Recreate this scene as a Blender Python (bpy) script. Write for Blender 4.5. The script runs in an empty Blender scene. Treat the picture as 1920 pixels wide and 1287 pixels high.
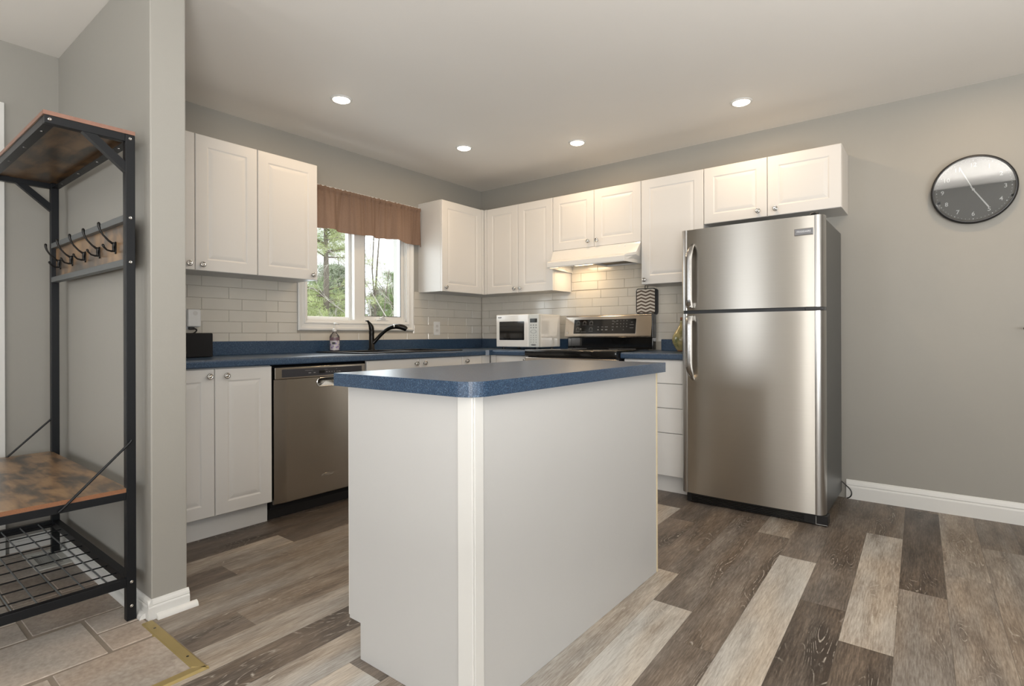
import bpy, bmesh, math, random
from math import sin, cos, pi, radians, sqrt
from mathutils import Vector, Matrix

C = bpy.context.scene.collection
S = bpy.context.scene

# ------------------------------------------------------------------ camera
F_PX, CX, CY = 1025.2147, 960.0, 628.4265
yaw, roll = 0.6659, -0.0031
cd = bpy.data.cameras.new('camera')
cam = bpy.data.objects.new('camera', cd)
C.objects.link(cam)
fw = Vector((-sin(yaw), cos(yaw), 0)); rt = Vector((cos(yaw), sin(yaw), 0)); up = Vector((0, 0, 1))
r2 = rt * cos(roll) + up * sin(roll); u2 = up * cos(roll) - rt * sin(roll)
cam.matrix_world = Matrix(((r2.x, u2.x, -fw.x, 3.4651), (r2.y, u2.y, -fw.y, -3.9383), (r2.z, u2.z, -fw.z, 1.0135), (0, 0, 0, 1)))
cd.sensor_fit = 'HORIZONTAL'; cd.sensor_width = 36.0
cd.lens = 36.0 * F_PX / 1920.0
cd.shift_x = 0.0
cd.shift_y = -(643.5 - CY) / 1920.0
cd.clip_start = 0.02; cd.clip_end = 200
S.camera = cam

# ------------------------------------------------------------------ world, colour management
w = bpy.data.worlds.new('world'); S.world = w; w.use_nodes = True
bg = w.node_tree.nodes['Background']
bg.inputs[0].default_value = (0.93, 0.97, 1.0, 1); bg.inputs[1].default_value = 1.9
S.view_settings.view_transform = 'Standard'
S.view_settings.look = 'None'
S.view_settings.gamma = 1.0
S.view_settings.exposure = 0.17
S.cycles.max_bounces = 10
S.cycles.diffuse_bounces = 6
S.cycles.glossy_bounces = 5
S.cycles.transparent_max_bounces = 16
S.cycles.caustics_reflective = False
S.cycles.caustics_refractive = False
S.cycles.sample_clamp_indirect = 4.0

# fill light from added unseen windows behind the camera; daylight at the kitchen window
def area_light(name, loc, direction, sx, sy, power, color):
    l = bpy.data.lights.new(name, 'AREA'); l.shape = 'RECTANGLE'; l.size = sx; l.size_y = sy
    l.energy = power; l.color = color
    o = bpy.data.objects.new(name, l); C.objects.link(o)
    o.location = loc; o.rotation_euler = Vector(direction).to_track_quat('-Z', 'Y').to_euler()
    return o
DAY = (0.90, 0.96, 1.0)
area_light('fill_front_window', (2.90, -7.34, 1.20), (0, 1, 0.5), 0.6, 1.7, 22, (1.0, 0.97, 0.93))
area_light('fill_front_window', (5.25, -7.34, 1.20), (0, 1, 0.5), 1.5, 1.7, 46, (1.0, 0.97, 0.93))
area_light('fill_side_window', (6.36, -4.3, 1.25), (-1, 0, 0.7), 2.2, 1.7, 32, (0.88, 0.94, 1.0))
area_light('daylight_kitchen_window', (-0.18, -1.39, 1.55), (1, 0, 0), 0.88, 0.86, 9, DAY)
# upward fill lights added without fixtures behind and right of the viewer: their light comes back off the ceiling
area_light('ceiling_bounce_fill', (3.9, -4.4, 1.03), (-.12, .28, 1), 0.6, 0.6, 84, (1.0, 0.975, 0.94))
area_light('ceiling_bounce_fill', (4.9, -2.6, 1.0), (-.18, .1, 1), 0.6, 0.6, 34, (1.0, 0.985, 0.96))
area_light('fill_entry_window', (0.85, -7.34, 1.20), (0, 1, .2), 0.9, 1.7, 22, (0.95, 0.97, 1.0))  # unseen entry window added as a light source

# ------------------------------------------------------------------ materials
def new_mat(name):
    m = bpy.data.materials.new(name); m.use_nodes = True
    nt = m.node_tree
    return m, nt, nt.nodes['Principled BSDF']
def nd(nt, t, **k):
    n = nt.nodes.new(t)
    for a, b in k.items(): setattr(n, a, b)
    return n
def pmat(name, col, rough=0.5, metal=0.0, spec=0.5, bump=0, bscale=200, var=0, vscale=3, coat=0, stretch=None):
    m, nt, p = new_mat(name)
    p.inputs['Base Color'].default_value = (*col, 1)
    p.inputs['Roughness'].default_value = rough
    p.inputs['Metallic'].default_value = metal
    p.inputs['Specular IOR Level'].default_value = spec
    if coat: p.inputs['Coat Weight'].default_value = coat; p.inputs['Coat Roughness'].default_value = 0.05
    tc = nd(nt, 'ShaderNodeTexCoord'); src = tc.outputs['Object']
    if stretch:
        mp = nd(nt, 'ShaderNodeMapping'); mp.inputs['Scale'].default_value = stretch
        nt.links.new(src, mp.inputs[0]); src = mp.outputs[0]
    nz = nd(nt, 'ShaderNodeTexNoise'); nz.inputs['Scale'].default_value = vscale; nz.inputs['Detail'].default_value = 4
    nt.links.new(src, nz.inputs['Vector'])
    mx = nd(nt, 'ShaderNodeMix', data_type='RGBA')
    v = max(var, 0.02)
    mx.inputs['A'].default_value = (*[c * (1 - v) for c in col], 1); mx.inputs['B'].default_value = (*[min(1, c * (1 + v)) for c in col], 1)
    nt.links.new(nz.outputs[0], mx.inputs['Factor']); nt.links.new(mx.outputs['Result'], p.inputs['Base Color'])
    if bump:
        n2 = nd(nt, 'ShaderNodeTexNoise'); n2.inputs['Scale'].default_value = bscale; n2.inputs['Detail'].default_value = 3
        nt.links.new(src, n2.inputs['Vector'])
        b = nd(nt, 'ShaderNodeBump'); b.inputs['Strength'].default_value = bump; b.inputs['Distance'].default_value = 0.002
        nt.links.new(n2.outputs[0], b.inputs['Height']); nt.links.new(b.outputs[0], p.inputs['Normal'])
    return m
def emat(name, col, s):
    m, nt, p = new_mat(name)
    p.inputs['Base Color'].default_value = (*col, 1)
    p.inputs['Emission Color'].default_value = (*col, 1); p.inputs['Emission Strength'].default_value = s
    return m

M = {}
M['wall'] = pmat('greige_wall_paint', (0.330, 0.319, 0.290), 0.55, bump=0.08, bscale=300, spec=0.35)
M['wall_light'] = pmat('greige_wall_paint_entry', (0.330, 0.319, 0.290), 0.45, bump=0.08, bscale=300, spec=0.4)
M['ceil'] = pmat('ceiling_paint', (0.80, 0.775, 0.735), 0.6, bump=0.05, bscale=400, spec=0.3)
M['trim'] = pmat('white_trim_paint', (0.72, 0.72, 0.70), 0.35)
M['cab'] = pmat('white_thermofoil', (0.66, 0.65, 0.63), 0.38, spec=0.45)
M['cabside'] = pmat('white_melamine', (0.65, 0.64, 0.62), 0.42, spec=0.4)
M['island'] = pmat('white_island_panel', (0.53, 0.53, 0.525), 0.5, bump=0.04, bscale=60, spec=0.4)
M['cream'] = pmat('cream_edge_band', (0.72, 0.62, 0.42), 0.5)
M['grout'] = pmat('grout', (0.40, 0.365, 0.31), 0.9)
M['tile'] = pmat('white_glazed_tile', (0.60, 0.565, 0.50), 0.13, var=0.06, vscale=9, spec=0.6)
M['black'] = pmat('black_plastic', (0.010, 0.010, 0.011), 0.35)
M['blackgloss'] = pmat('black_glass', (0.006, 0.006, 0.006), 0.06, spec=0.6)
M['blackmatte'] = pmat('black_matte', (0.012, 0.012, 0.013), 0.7, spec=0.2)
M['bronze'] = pmat('oil_rubbed_bronze', (0.012, 0.011, 0.010), 0.28, metal=0.6)
M['rackmetal'] = pmat('black_powder_coat', (0.006, 0.007, 0.009), 0.42, spec=0.3, bump=0.05)
M['rail'] = pmat('grey_steel_rail', (0.11, 0.12, 0.125), 0.4, metal=0.3)
M['chrome'] = pmat('brushed_chrome', (0.55, 0.54, 0.52), 0.16, metal=1.0)
M['darkchrome'] = pmat('dark_chrome', (0.10, 0.095, 0.09), 0.25, metal=1.0)
M['rubber'] = pmat('rubber', (0.02, 0.02, 0.02), 0.8)
M['white_plastic'] = pmat('white_plastic', (0.74, 0.74, 0.73), 0.35)
M['white_enamel'] = pmat('white_enamel', (0.72, 0.71, 0.68), 0.15, coat=0.5)
M['grey_panel'] = pmat('pale_grey_panel', (0.56, 0.58, 0.56), 0.35)
M['button'] = pmat('grey_button', (0.22, 0.23, 0.24), 0.4)
M['sink'] = pmat('black_composite', (0.012, 0.012, 0.013), 0.3, bump=0.1, bscale=500)
M['sinkrim'] = pmat('sink_rim', (0.05, 0.05, 0.05), 0.25)
M['brass'] = pmat('satin_brass_strip', (0.40, 0.31, 0.13), 0.42, metal=0.5, var=0.15, vscale=6)
M['fridge_side'] = pmat('textured_grey_steel', (0.075, 0.08, 0.08), 0.33, metal=0.35, bump=0.25, bscale=350)
M['print'] = pmat('pale_print', (0.55, 0.55, 0.53), 0.5)
M['dimprint'] = pmat('dim_print', (0.25, 0.25, 0.25), 0.5)
M['darkprint'] = pmat('dark_print', (0.028, 0.028, 0.034), 0.5)
M['badge'] = pmat('badge_grey', (0.20, 0.20, 0.21), 0.35, metal=0.4)
M['dial'] = pmat('clock_dial_grey', (0.055, 0.06, 0.066), 0.5)
M['clockwhite'] = pmat('clock_white_print', (0.75, 0.76, 0.78), 0.5)
M['lcd'] = pmat('lcd', (0.03, 0.04, 0.035), 0.2)
M['cork'] = pmat('cork', (0.22, 0.09, 0.045), 0.8)
M['terracotta'] = pmat('bare_clay', (0.35, 0.13, 0.06), 0.7)
M['vent'] = pmat('register_white', (0.62, 0.62, 0.58), 0.4)
M['ventshade'] = pmat('register_slot_shade', (0.02, 0.02, 0.02), 0.8)
M['soil'] = pmat('ground_leaf_litter', (0.16, 0.14, 0.09), 0.9, var=0.4, vscale=2)
M['bark'] = pmat('grey_bark', (0.20, 0.17, 0.14), 0.9, var=0.3, vscale=12)
M['twig'] = pmat('pale_twig', (0.60, 0.56, 0.50), 0.85, var=0.3, vscale=8)
M['leaf_y'] = pmat('yellow_green_needles', (0.50, 0.56, 0.27), 0.6, var=0.5, vscale=2.5)
M['leaf_g'] = pmat('mid_green_needles', (0.33, 0.43, 0.20), 0.7, var=0.5, vscale=2.0)
M['leaf_b'] = pmat('grey_green_needles', (0.38, 0.43, 0.30), 0.8, var=0.35, vscale=1.5)
M['brush'] = pmat('dry_brush', (0.48, 0.46, 0.38), 0.9, var=0.35, vscale=3)
M['gauze'] = pmat('grease_filter', (0.10, 0.085, 0.06), 0.45, metal=0.7, bump=0.5, bscale=500)
M['panelwood_edge'] = None

def steel(name, col, rough=0.27, aniso=0.75, tangent_axis='Z', streak=(1.5, 1.5, 260)):
    # brushed sheet: fine brush lines run along one axis, highlights spread across it
    m, nt, p = new_mat(name)
    p.inputs['Base Color'].default_value = (*col, 1)
    p.inputs['Metallic'].default_value = 1.0
    p.inputs['Anisotropic'].default_value = aniso
    tg = nd(nt, 'ShaderNodeTangent', direction_type='RADIAL', axis=tangent_axis)
    nt.links.new(tg.outputs[0], p.inputs['Tangent']); p.inputs['Anisotropic Rotation'].default_value = 0.25
    tc = nd(nt, 'ShaderNodeTexCoord'); mp = nd(nt, 'ShaderNodeMapping'); mp.inputs['Scale'].default_value = streak
    nz = nd(nt, 'ShaderNodeTexNoise'); nz.inputs['Scale'].default_value = 1.0; nz.inputs['Detail'].default_value = 2
    nt.links.new(tc.outputs['Object'], mp.inputs[0]); nt.links.new(mp.outputs[0], nz.inputs['Vector'])
    mr = nd(nt, 'ShaderNodeMapRange'); mr.inputs['To Min'].default_value = rough - 0.006; mr.inputs['To Max'].default_value = rough + 0.006
    nt.links.new(nz.outputs[0], mr.inputs[0]); nt.links.new(mr.outputs[0], p.inputs['Roughness'])
    mx = nd(nt, 'ShaderNodeMix', data_type='RGBA')
    mx.inputs['A'].default_value = (*[c * 0.975 for c in col], 1); mx.inputs['B'].default_value = (*[min(1, c * 1.025) for c in col], 1)
    nt.links.new(nz.outputs[0], mx.inputs['Factor']); nt.links.new(mx.outputs['Result'], p.inputs['Base Color'])
    return m
M['steel'] = steel('brushed_stainless', (0.56, 0.535, 0.49), rough=0.32, aniso=0.92)
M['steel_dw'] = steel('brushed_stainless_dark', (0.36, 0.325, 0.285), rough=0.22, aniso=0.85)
M['steel_range'] = steel('brushed_stainless_range', (0.60, 0.55, 0.49), rough=0.2, aniso=0.5)
M['alu_cap'] = pmat('satin_aluminium', (0.50, 0.49, 0.475), 0.30, metal=1.0)
M['alu'] = pmat('handle_aluminium', (0.50, 0.49, 0.48), 0.2, metal=1.0)

def mat_laminate():
    m, nt, p = new_mat('blue_speckled_laminate')
    p.inputs['Roughness'].default_value = 0.30; p.inputs['Specular IOR Level'].default_value = 0.55
    tc = nd(nt, 'ShaderNodeTexCoord')
    v = nd(nt, 'ShaderNodeTexVoronoi'); v.inputs['Scale'].default_value = 650
    n = nd(nt, 'ShaderNodeTexNoise'); n.inputs['Scale'].default_value = 480; n.inputs['Detail'].default_value = 3
    for q in (v, n): nt.links.new(tc.outputs['Object'], q.inputs['Vector'])
    cr = nd(nt, 'ShaderNodeValToRGB')
    e = cr.color_ramp.elements
    e[0].position = 0.38; e[0].color = (0.012, 0.027, 0.058, 1)
    e[1].position = 0.66; e[1].color = (0.056, 0.106, 0.182, 1)
    k = cr.color_ramp.elements.new(0.52); k.color = (0.021, 0.048, 0.096, 1)
    nt.links.new(n.outputs[0], cr.inputs[0])
    sep = nd(nt, 'ShaderNodeSeparateColor'); nt.links.new(v.outputs['Color'], sep.inputs[0])
    gt = nd(nt, 'ShaderNodeMath', operation='GREATER_THAN'); gt.inputs[1].default_value = 0.92; nt.links.new(sep.outputs[0], gt.inputs[0])
    mx = nd(nt, 'ShaderNodeMix', data_type='RGBA'); mx.inputs['B'].default_value = (0.105, 0.165, 0.24, 1)
    nt.links.new(gt.outputs[0], mx.inputs['Factor']); nt.links.new(cr.outputs[0], mx.inputs['A'])
    nt.links.new(mx.outputs['Result'], p.inputs['Base Color'])
    return m
M['lam'] = mat_laminate()

def mat_planks():
    m, nt, p = new_mat('weathered_oak_vinyl_planks')
    L = nt.links.new
    uv = nd(nt, 'ShaderNodeUVMap', uv_map='UVMap')
    at = nd(nt, 'ShaderNodeAttribute', attribute_name='tone')
    ar = nd(nt, 'ShaderNodeAttribute', attribute_name='rnd')
    # vector with a random slice per plank
    sx = nd(nt, 'ShaderNodeSeparateXYZ'); L(uv.outputs[0], sx.inputs[0])
    mul = nd(nt, 'ShaderNodeMath', operation='MULTIPLY'); mul.inputs[1].default_value = 53.0; L(ar.outputs['Fac'], mul.inputs[0])
    cb = nd(nt, 'ShaderNodeCombineXYZ'); L(sx.outputs[0], cb.inputs[0]); L(sx.outputs[1], cb.inputs[1]); L(mul.outputs[0], cb.inputs[2])
    def noise(scale, st, det=4, rough=0.55, dist=0.0):
        mp = nd(nt, 'ShaderNodeMapping'); mp.inputs['Scale'].default_value = st; L(cb.outputs[0], mp.inputs[0])
        n = nd(nt, 'ShaderNodeTexNoise'); n.inputs['Scale'].default_value = scale; n.inputs['Detail'].default_value = det
        n.inputs['Roughness'].default_value = rough; n.inputs['Distortion'].default_value = dist
        L(mp.outputs[0], n.inputs['Vector']); return n.outputs[0]
    grain = noise(1, (210, 16, 1), 6, 0.70)
    blotch = noise(1, (16, 2.6, 1), 3)
    field = noise(1, (9, 1.5, 1), 1.5, 0.42, 0.3)
    # contour rings of a smooth field = cathedral grain and knots
    m1 = nd(nt, 'ShaderNodeMath', operation='MULTIPLY'); m1.inputs[1].default_value = 30.0; L(field, m1.inputs[0])
    fr = nd(nt, 'ShaderNodeMath', operation='PINGPONG'); fr.inputs[1].default_value = 0.5; L(m1.outputs[0], fr.inputs[0])
    ring = nd(nt, 'ShaderNodeMapRange'); ring.inputs['From Min'].default_value = 0.0; ring.inputs['From Max'].default_value = 0.12
    ring.inputs['To Min'].default_value = 1.0; ring.inputs['To Max'].default_value = 0.0; L(fr.outputs[0], ring.inputs[0])
    zone = noise(1, (9, 1.6, 1), 2)
    zr = nd(nt, 'ShaderNodeMapRange'); zr.inputs['From Min'].default_value = 0.52; zr.inputs['From Max'].default_value = 0.64; L(zone, zr.inputs[0])
    rz = nd(nt, 'ShaderNodeMath', operation='MULTIPLY'); L(ring.outputs[0], rz.inputs[0]); L(zr.outputs[0], rz.inputs[1])
    brk = noise(1, (90, 30, 1), 2)
    br = nd(nt, 'ShaderNodeMapRange'); br.inputs['From Min'].default_value = 0.42; br.inputs['From Max'].default_value = 0.6; L(brk, br.inputs[0])
    rz2 = nd(nt, 'ShaderNodeMath', operation='MULTIPLY'); L(rz.outputs[0], rz2.inputs[0]); L(br.outputs[0], rz2.inputs[1])
    # tone
    def mad(a, k, b):
        x = nd(nt, 'ShaderNodeMath', operation='MULTIPLY_ADD'); L(a, x.inputs[0]); x.inputs[1].default_value = k
        if isinstance(b, float): x.inputs[2].default_value = b
        else: L(b, x.inputs[2])
        return x.outputs[0]
    t = mad(grain, 0.95, at.outputs['Fac']); t = mad(blotch, 0.60, t)
    t2 = nd(nt, 'ShaderNodeMath', operation='ADD'); t2.inputs[1].default_value = -0.765; L(t, t2.inputs[0])
    t3 = mad(zr.outputs[0], -0.16, t2.outputs[0])
    cr = nd(nt, 'ShaderNodeValToRGB'); e = cr.color_ramp.elements
    e[0].position = 0.0; e[0].color = (0.045, 0.034, 0.027, 1)
    e[1].position = 1.0; e[1].color = (0.58, 0.54, 0.48, 1)
    for pos, c in ((0.22, (0.110, 0.088, 0.071)), (0.42, (0.195, 0.160, 0.130)), (0.62, (0.31, 0.27, 0.228)), (0.8, (0.44, 0.40, 0.35))):
        k = cr.color_ramp.elements.new(pos); k.color = (*c, 1)
    L(t3, cr.inputs[0])
    # cool / warm drift
    hv = noise(1, (7, 1.1, 1), 2)
    tint = nd(nt, 'ShaderNodeMix', data_type='RGBA', blend_type='MULTIPLY'); tint.inputs['Factor'].default_value = 1.0
    cm = nd(nt, 'ShaderNodeValToRGB'); cm.color_ramp.elements[0].position = 0.35; cm.color_ramp.elements[0].color = (0.93, 0.98, 1.04, 1)
    cm.color_ramp.elements[1].position = 0.62; cm.color_ramp.elements[1].color = (1.05, 1.0, 0.94, 1); L(hv, cm.inputs[0])
    L(cr.outputs[0], tint.inputs['A']); L(cm.outputs[0], tint.inputs['B'])
    mx = nd(nt, 'ShaderNodeMix', data_type='RGBA'); mx.inputs['B'].default_value = (0.60, 0.56, 0.49, 1)
    f2 = mad(rz2.outputs[0], 0.75, 0.0); L(f2, mx.inputs['Factor']); L(tint.outputs['Result'], mx.inputs['A'])
    # thin dark joint at the plank edge
    def edge(sock, half, wd):
        a = nd(nt, 'ShaderNodeMath', operation='LESS_THAN'); L(sock, a.inputs[0]); a.inputs[1].default_value = wd
        b = nd(nt, 'ShaderNodeMath', operation='GREATER_THAN'); L(sock, b.inputs[0]); b.inputs[1].default_value = half - wd
        c = nd(nt, 'ShaderNodeMath', operation='MAXIMUM'); L(a.outputs[0], c.inputs[0]); L(b.outputs[0], c.inputs[1]); return c.outputs[0]
    ed = edge(sx.outputs[0], 0.15, 0.0009)
    ed2 = edge(sx.outputs[1], 1.228, 0.0009)
    em = nd(nt, 'ShaderNodeMath', operation='MAXIMUM'); L(ed, em.inputs[0]); L(ed2, em.inputs[1])
    mj = nd(nt, 'ShaderNodeMix', data_type='RGBA'); mj.inputs['B'].default_value = (0.05, 0.04, 0.032, 1)
    f3 = mad(em.outputs[0], 0.5, 0.0); L(f3, mj.inputs['Factor']); L(mx.outputs['Result'], mj.inputs['A'])
    L(mj.outputs['Result'], p.inputs['Base Color'])
    rr = nd(nt, 'ShaderNodeMapRange'); rr.inputs['To Min'].default_value = 0.34; rr.inputs['To Max'].default_value = 0.55; L(grain, rr.inputs[0]); L(rr.outputs[0], p.inputs['Roughness'])
    bp = nd(nt, 'ShaderNodeBump'); bp.inputs['Strength'].default_value = 0.25; bp.inputs['Distance'].default_value = 0.001
    L(grain, bp.inputs['Height']); L(bp.outputs[0], p.inputs['Normal'])
    p.inputs['Specular IOR Level'].default_value = 0.4
    return m
M['plank'] = mat_planks()

def mat_stone():
    m, nt, p = new_mat('stone_look_tile'); L = nt.links.new
    tc = nd(nt, 'ShaderNodeTexCoord'); at = nd(nt, 'ShaderNodeAttribute', attribute_name='tone')
    n1 = nd(nt, 'ShaderNodeTexNoise'); n1.inputs['Scale'].default_value = 7; n1.inputs['Detail'].default_value = 6
    n2 = nd(nt, 'ShaderNodeTexNoise'); n2.inputs['Scale'].default_value = 70; n2.inputs['Detail'].default_value = 5
    mp = nd(nt, 'ShaderNodeMapping'); mp.inputs['Scale'].default_value = (1.6, 0.7, 1)
    L(tc.outputs['Object'], mp.inputs[0]); L(mp.outputs[0], n1.inputs['Vector']); L(tc.outputs['Object'], n2.inputs['Vector'])
    a = nd(nt, 'ShaderNodeMath', operation='MULTIPLY_ADD'); a.inputs[1].default_value = 0.6; L(n1.outputs[0], a.inputs[0]); L(at.outputs['Fac'], a.inputs[2])
    b = nd(nt, 'ShaderNodeMath', operation='MULTIPLY_ADD'); b.inputs[1].default_value = 0.75; L(n2.outputs[0], b.inputs[0]); L(a.outputs[0], b.inputs[2])
    cr = nd(nt, 'ShaderNodeValToRGB'); e = cr.color_ramp.elements
    e[0].position = 0.25; e[0].color = (0.20, 0.165, 0.135, 1); e[1].position = 0.95; e[1].color = (0.50, 0.45, 0.40, 1)
    k = cr.color_ramp.elements.new(0.6); k.color = (0.36, 0.31, 0.265, 1)
    L(b.outputs[0], cr.inputs[0])
    h = nd(nt, 'ShaderNodeTexNoise'); h.inputs['Scale'].default_value = 3.2; L(tc.outputs['Object'], h.inputs['Vector'])
    cm = nd(nt, 'ShaderNodeValToRGB'); cm.color_ramp.elements[0].position = 0.4; cm.color_ramp.elements[0].color = (0.95, 0.98, 1.0, 1)
    cm.color_ramp.elements[1].position = 0.62; cm.color_ramp.elements[1].color = (1.04, 0.99, 0.95, 1); L(h.outputs[0], cm.inputs[0])
    t = nd(nt, 'ShaderNodeMix', data_type='RGBA', blend_type='MULTIPLY'); t.inputs['Factor'].default_value = 1; L(cr.outputs[0], t.inputs['A']); L(cm.outputs[0], t.inputs['B'])
    L(t.outputs['Result'], p.inputs['Base Color']); p.inputs['Roughness'].default_value = 0.42
    bp = nd(nt, 'ShaderNodeBump'); bp.inputs['Strength'].default_value = 0.35; bp.inputs['Distance'].default_value = 0.003
    L(n2.outputs[0], bp.inputs['Height']); L(bp.outputs[0], p.inputs['Normal'])
    return m
M['stone'] = mat_stone()
M['stonegrout'] = pmat('floor_grout', (0.25, 0.21, 0.17), 0.9, var=0.2, vscale=20)

def mat_rustic(name, dark=1.0):
    m, nt, p = new_mat(name); L = nt.links.new
    tc = nd(nt, 'ShaderNodeTexCoord')
    mp = nd(nt, 'ShaderNodeMapping'); mp.inputs['Scale'].default_value = (1.0, 2.6, 1.0); L(tc.outputs['Object'], mp.inputs[0])
    n1 = nd(nt, 'ShaderNodeTexNoise'); n1.inputs['Scale'].default_value = 6; n1.inputs['Detail'].default_value = 5; n1.inputs['Distortion'].default_value = 0.5
    L(mp.outputs[0], n1.inputs['Vector'])
    mp2 = nd(nt, 'ShaderNodeMapping'); mp2.inputs['Scale'].default_value = (6, 60, 6); L(tc.outputs['Object'], mp2.inputs[0])
    n2 = nd(nt, 'ShaderNodeTexNoise'); n2.inputs['Scale'].default_value = 1.5; n2.inputs['Detail'].default_value = 4; L(mp2.outputs[0], n2.inputs['Vector'])
    a = nd(nt, 'ShaderNodeMath', operation='MULTIPLY_ADD'); a.inputs[1].default_value = 0.22; L(n2.outputs[0], a.inputs[0]); L(n1.outputs[0], a.inputs[2])
    cr = nd(nt, 'ShaderNodeValToRGB'); e = cr.color_ramp.elements
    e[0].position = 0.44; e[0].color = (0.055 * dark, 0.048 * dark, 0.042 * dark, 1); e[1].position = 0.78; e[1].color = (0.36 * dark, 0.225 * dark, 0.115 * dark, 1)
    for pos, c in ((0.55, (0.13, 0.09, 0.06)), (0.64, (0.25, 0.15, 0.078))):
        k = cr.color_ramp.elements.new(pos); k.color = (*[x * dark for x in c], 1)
    L(a.outputs[0], cr.inputs[0]); L(cr.outputs[0], p.inputs['Base Color'])
    p.inputs['Roughness'].default_value = 0.3
    return m
M['rustic'] = mat_rustic('rustic_brown_board', 0.98)
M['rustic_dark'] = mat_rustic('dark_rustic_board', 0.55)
M['rustic_edge'] = pmat('reddish_board_edge', (0.26, 0.115, 0.055), 0.5, var=0.25, vscale=30, stretch=(1, 8, 8))
M['rustic_top_edge'] = pmat('dusty_board_edge', (0.26, 0.135, 0.095), 0.5, var=0.2, vscale=30)

def mat_curtain():
    m, nt, p = new_mat('brown_linen'); L = nt.links.new
    tc = nd(nt, 'ShaderNodeTexCoord')
    n = nd(nt, 'ShaderNodeTexNoise'); n.inputs['Scale'].default_value = 260; n.inputs['Detail'].default_value = 2; L(tc.outputs['Object'], n.inputs['Vector'])
    mx = nd(nt, 'ShaderNodeMix', data_type='RGBA'); mx.inputs['A'].default_value = (0.145, 0.092, 0.066, 1); mx.inputs['B'].default_value = (0.26, 0.18, 0.135, 1)
    L(n.outputs[0], mx.inputs['Factor']); L(mx.outputs['Result'], p.inputs['Base Color'])
    p.inputs['Roughness'].default_value = 0.85; p.inputs['Specular IOR Level'].default_value = 0.15
    tr = nd(nt, 'ShaderNodeBsdfTranslucent'); tr.inputs[0].default_value = (0.34, 0.20, 0.13, 1)
    ms = nd(nt, 'ShaderNodeMixShader'); ms.inputs[0].default_value = 0.08
    out = nt.nodes['Material Output']; L(p.outputs[0], ms.inputs[1]); L(tr.outputs[0], ms.inputs[2]); L(ms.outputs[0], out.inputs[0])
    return m
M['curtain'] = mat_curtain()

def mat_pane(name, refl, tint=(0.97, 0.99, 0.985)):
    m, nt, p = new_mat(name); L = nt.links.new
    out = nt.nodes['Material Output']
    t = nd(nt, 'ShaderNodeBsdfTransparent'); t.inputs[0].default_value = (*tint, 1)
    g = nd(nt, 'ShaderNodeBsdfGlossy'); g.inputs['Roughness'].default_value = 0.02
    lw = nd(nt, 'ShaderNodeFresnel'); lw.inputs[0].default_value = 1.5
    mu = nd(nt, 'ShaderNodeMath', operation='ADD', use_clamp=True); mu.inputs[1].default_value = refl
    L(lw.outputs[0], mu.inputs[0])
    ms = nd(nt, 'ShaderNodeMixShader'); L(mu.outputs[0], ms.inputs[0]); L(t.outputs[0], ms.inputs[1]); L(g.outputs[0], ms.inputs[2]); L(ms.outputs[0], out.inputs[0])
    return m
M['pane'] = mat_pane('window_glass', 0.0)
M['clockglass'] = mat_pane('clock_glass', 0.30, (0.9, 0.93, 0.95))
M['bottle'] = mat_pane('clear_plastic', 0.08, (0.80, 0.79, 0.80))

def mat_vase():
    m, nt, p = new_mat('mottled_yellow_glaze'); L = nt.links.new
    tc = nd(nt, 'ShaderNodeTexCoord'); n = nd(nt, 'ShaderNodeTexNoise'); n.inputs['Scale'].default_value = 14; n.inputs['Detail'].default_value = 3; L(tc.outputs['Object'], n.inputs['Vector'])
    cr = nd(nt, 'ShaderNodeValToRGB'); e = cr.color_ramp.elements
    e[0].position = 0.38; e[0].color = (0.13, 0.14, 0.06, 1); e[1].position = 0.62; e[1].color = (0.46, 0.38, 0.18, 1)
    L(n.outputs[0], cr.inputs[0]); L(cr.outputs[0], p.inputs['Base Color']); p.inputs['Roughness'].default_value = 0.12
    return m
M['vase'] = mat_vase()
def mat_label():
    m, nt, p = new_mat('purple_flower_label'); L = nt.links.new
    tc = nd(nt, 'ShaderNodeTexCoord'); v = nd(nt, 'ShaderNodeTexVoronoi'); v.inputs['Scale'].default_value = 55; L(tc.outputs['Object'], v.inputs['Vector'])
    cr = nd(nt, 'ShaderNodeValToRGB'); e = cr.color_ramp.elements
    e[0].position = 0.2; e[0].color = (0.22, 0.15, 0.38, 1); e[1].position = 0.5; e[1].color = (0.52, 0.50, 0.52, 1)
    L(v.outputs['Distance'], cr.inputs[0]); L(cr.outputs[0], p.inputs['Base Color']); p.inputs['Roughness'].default_value = 0.4
    return m
M['label'] = mat_label()
M['label_band'] = pmat('mauve_label_band', (0.16, 0.10, 0.12), 0.4)

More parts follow.
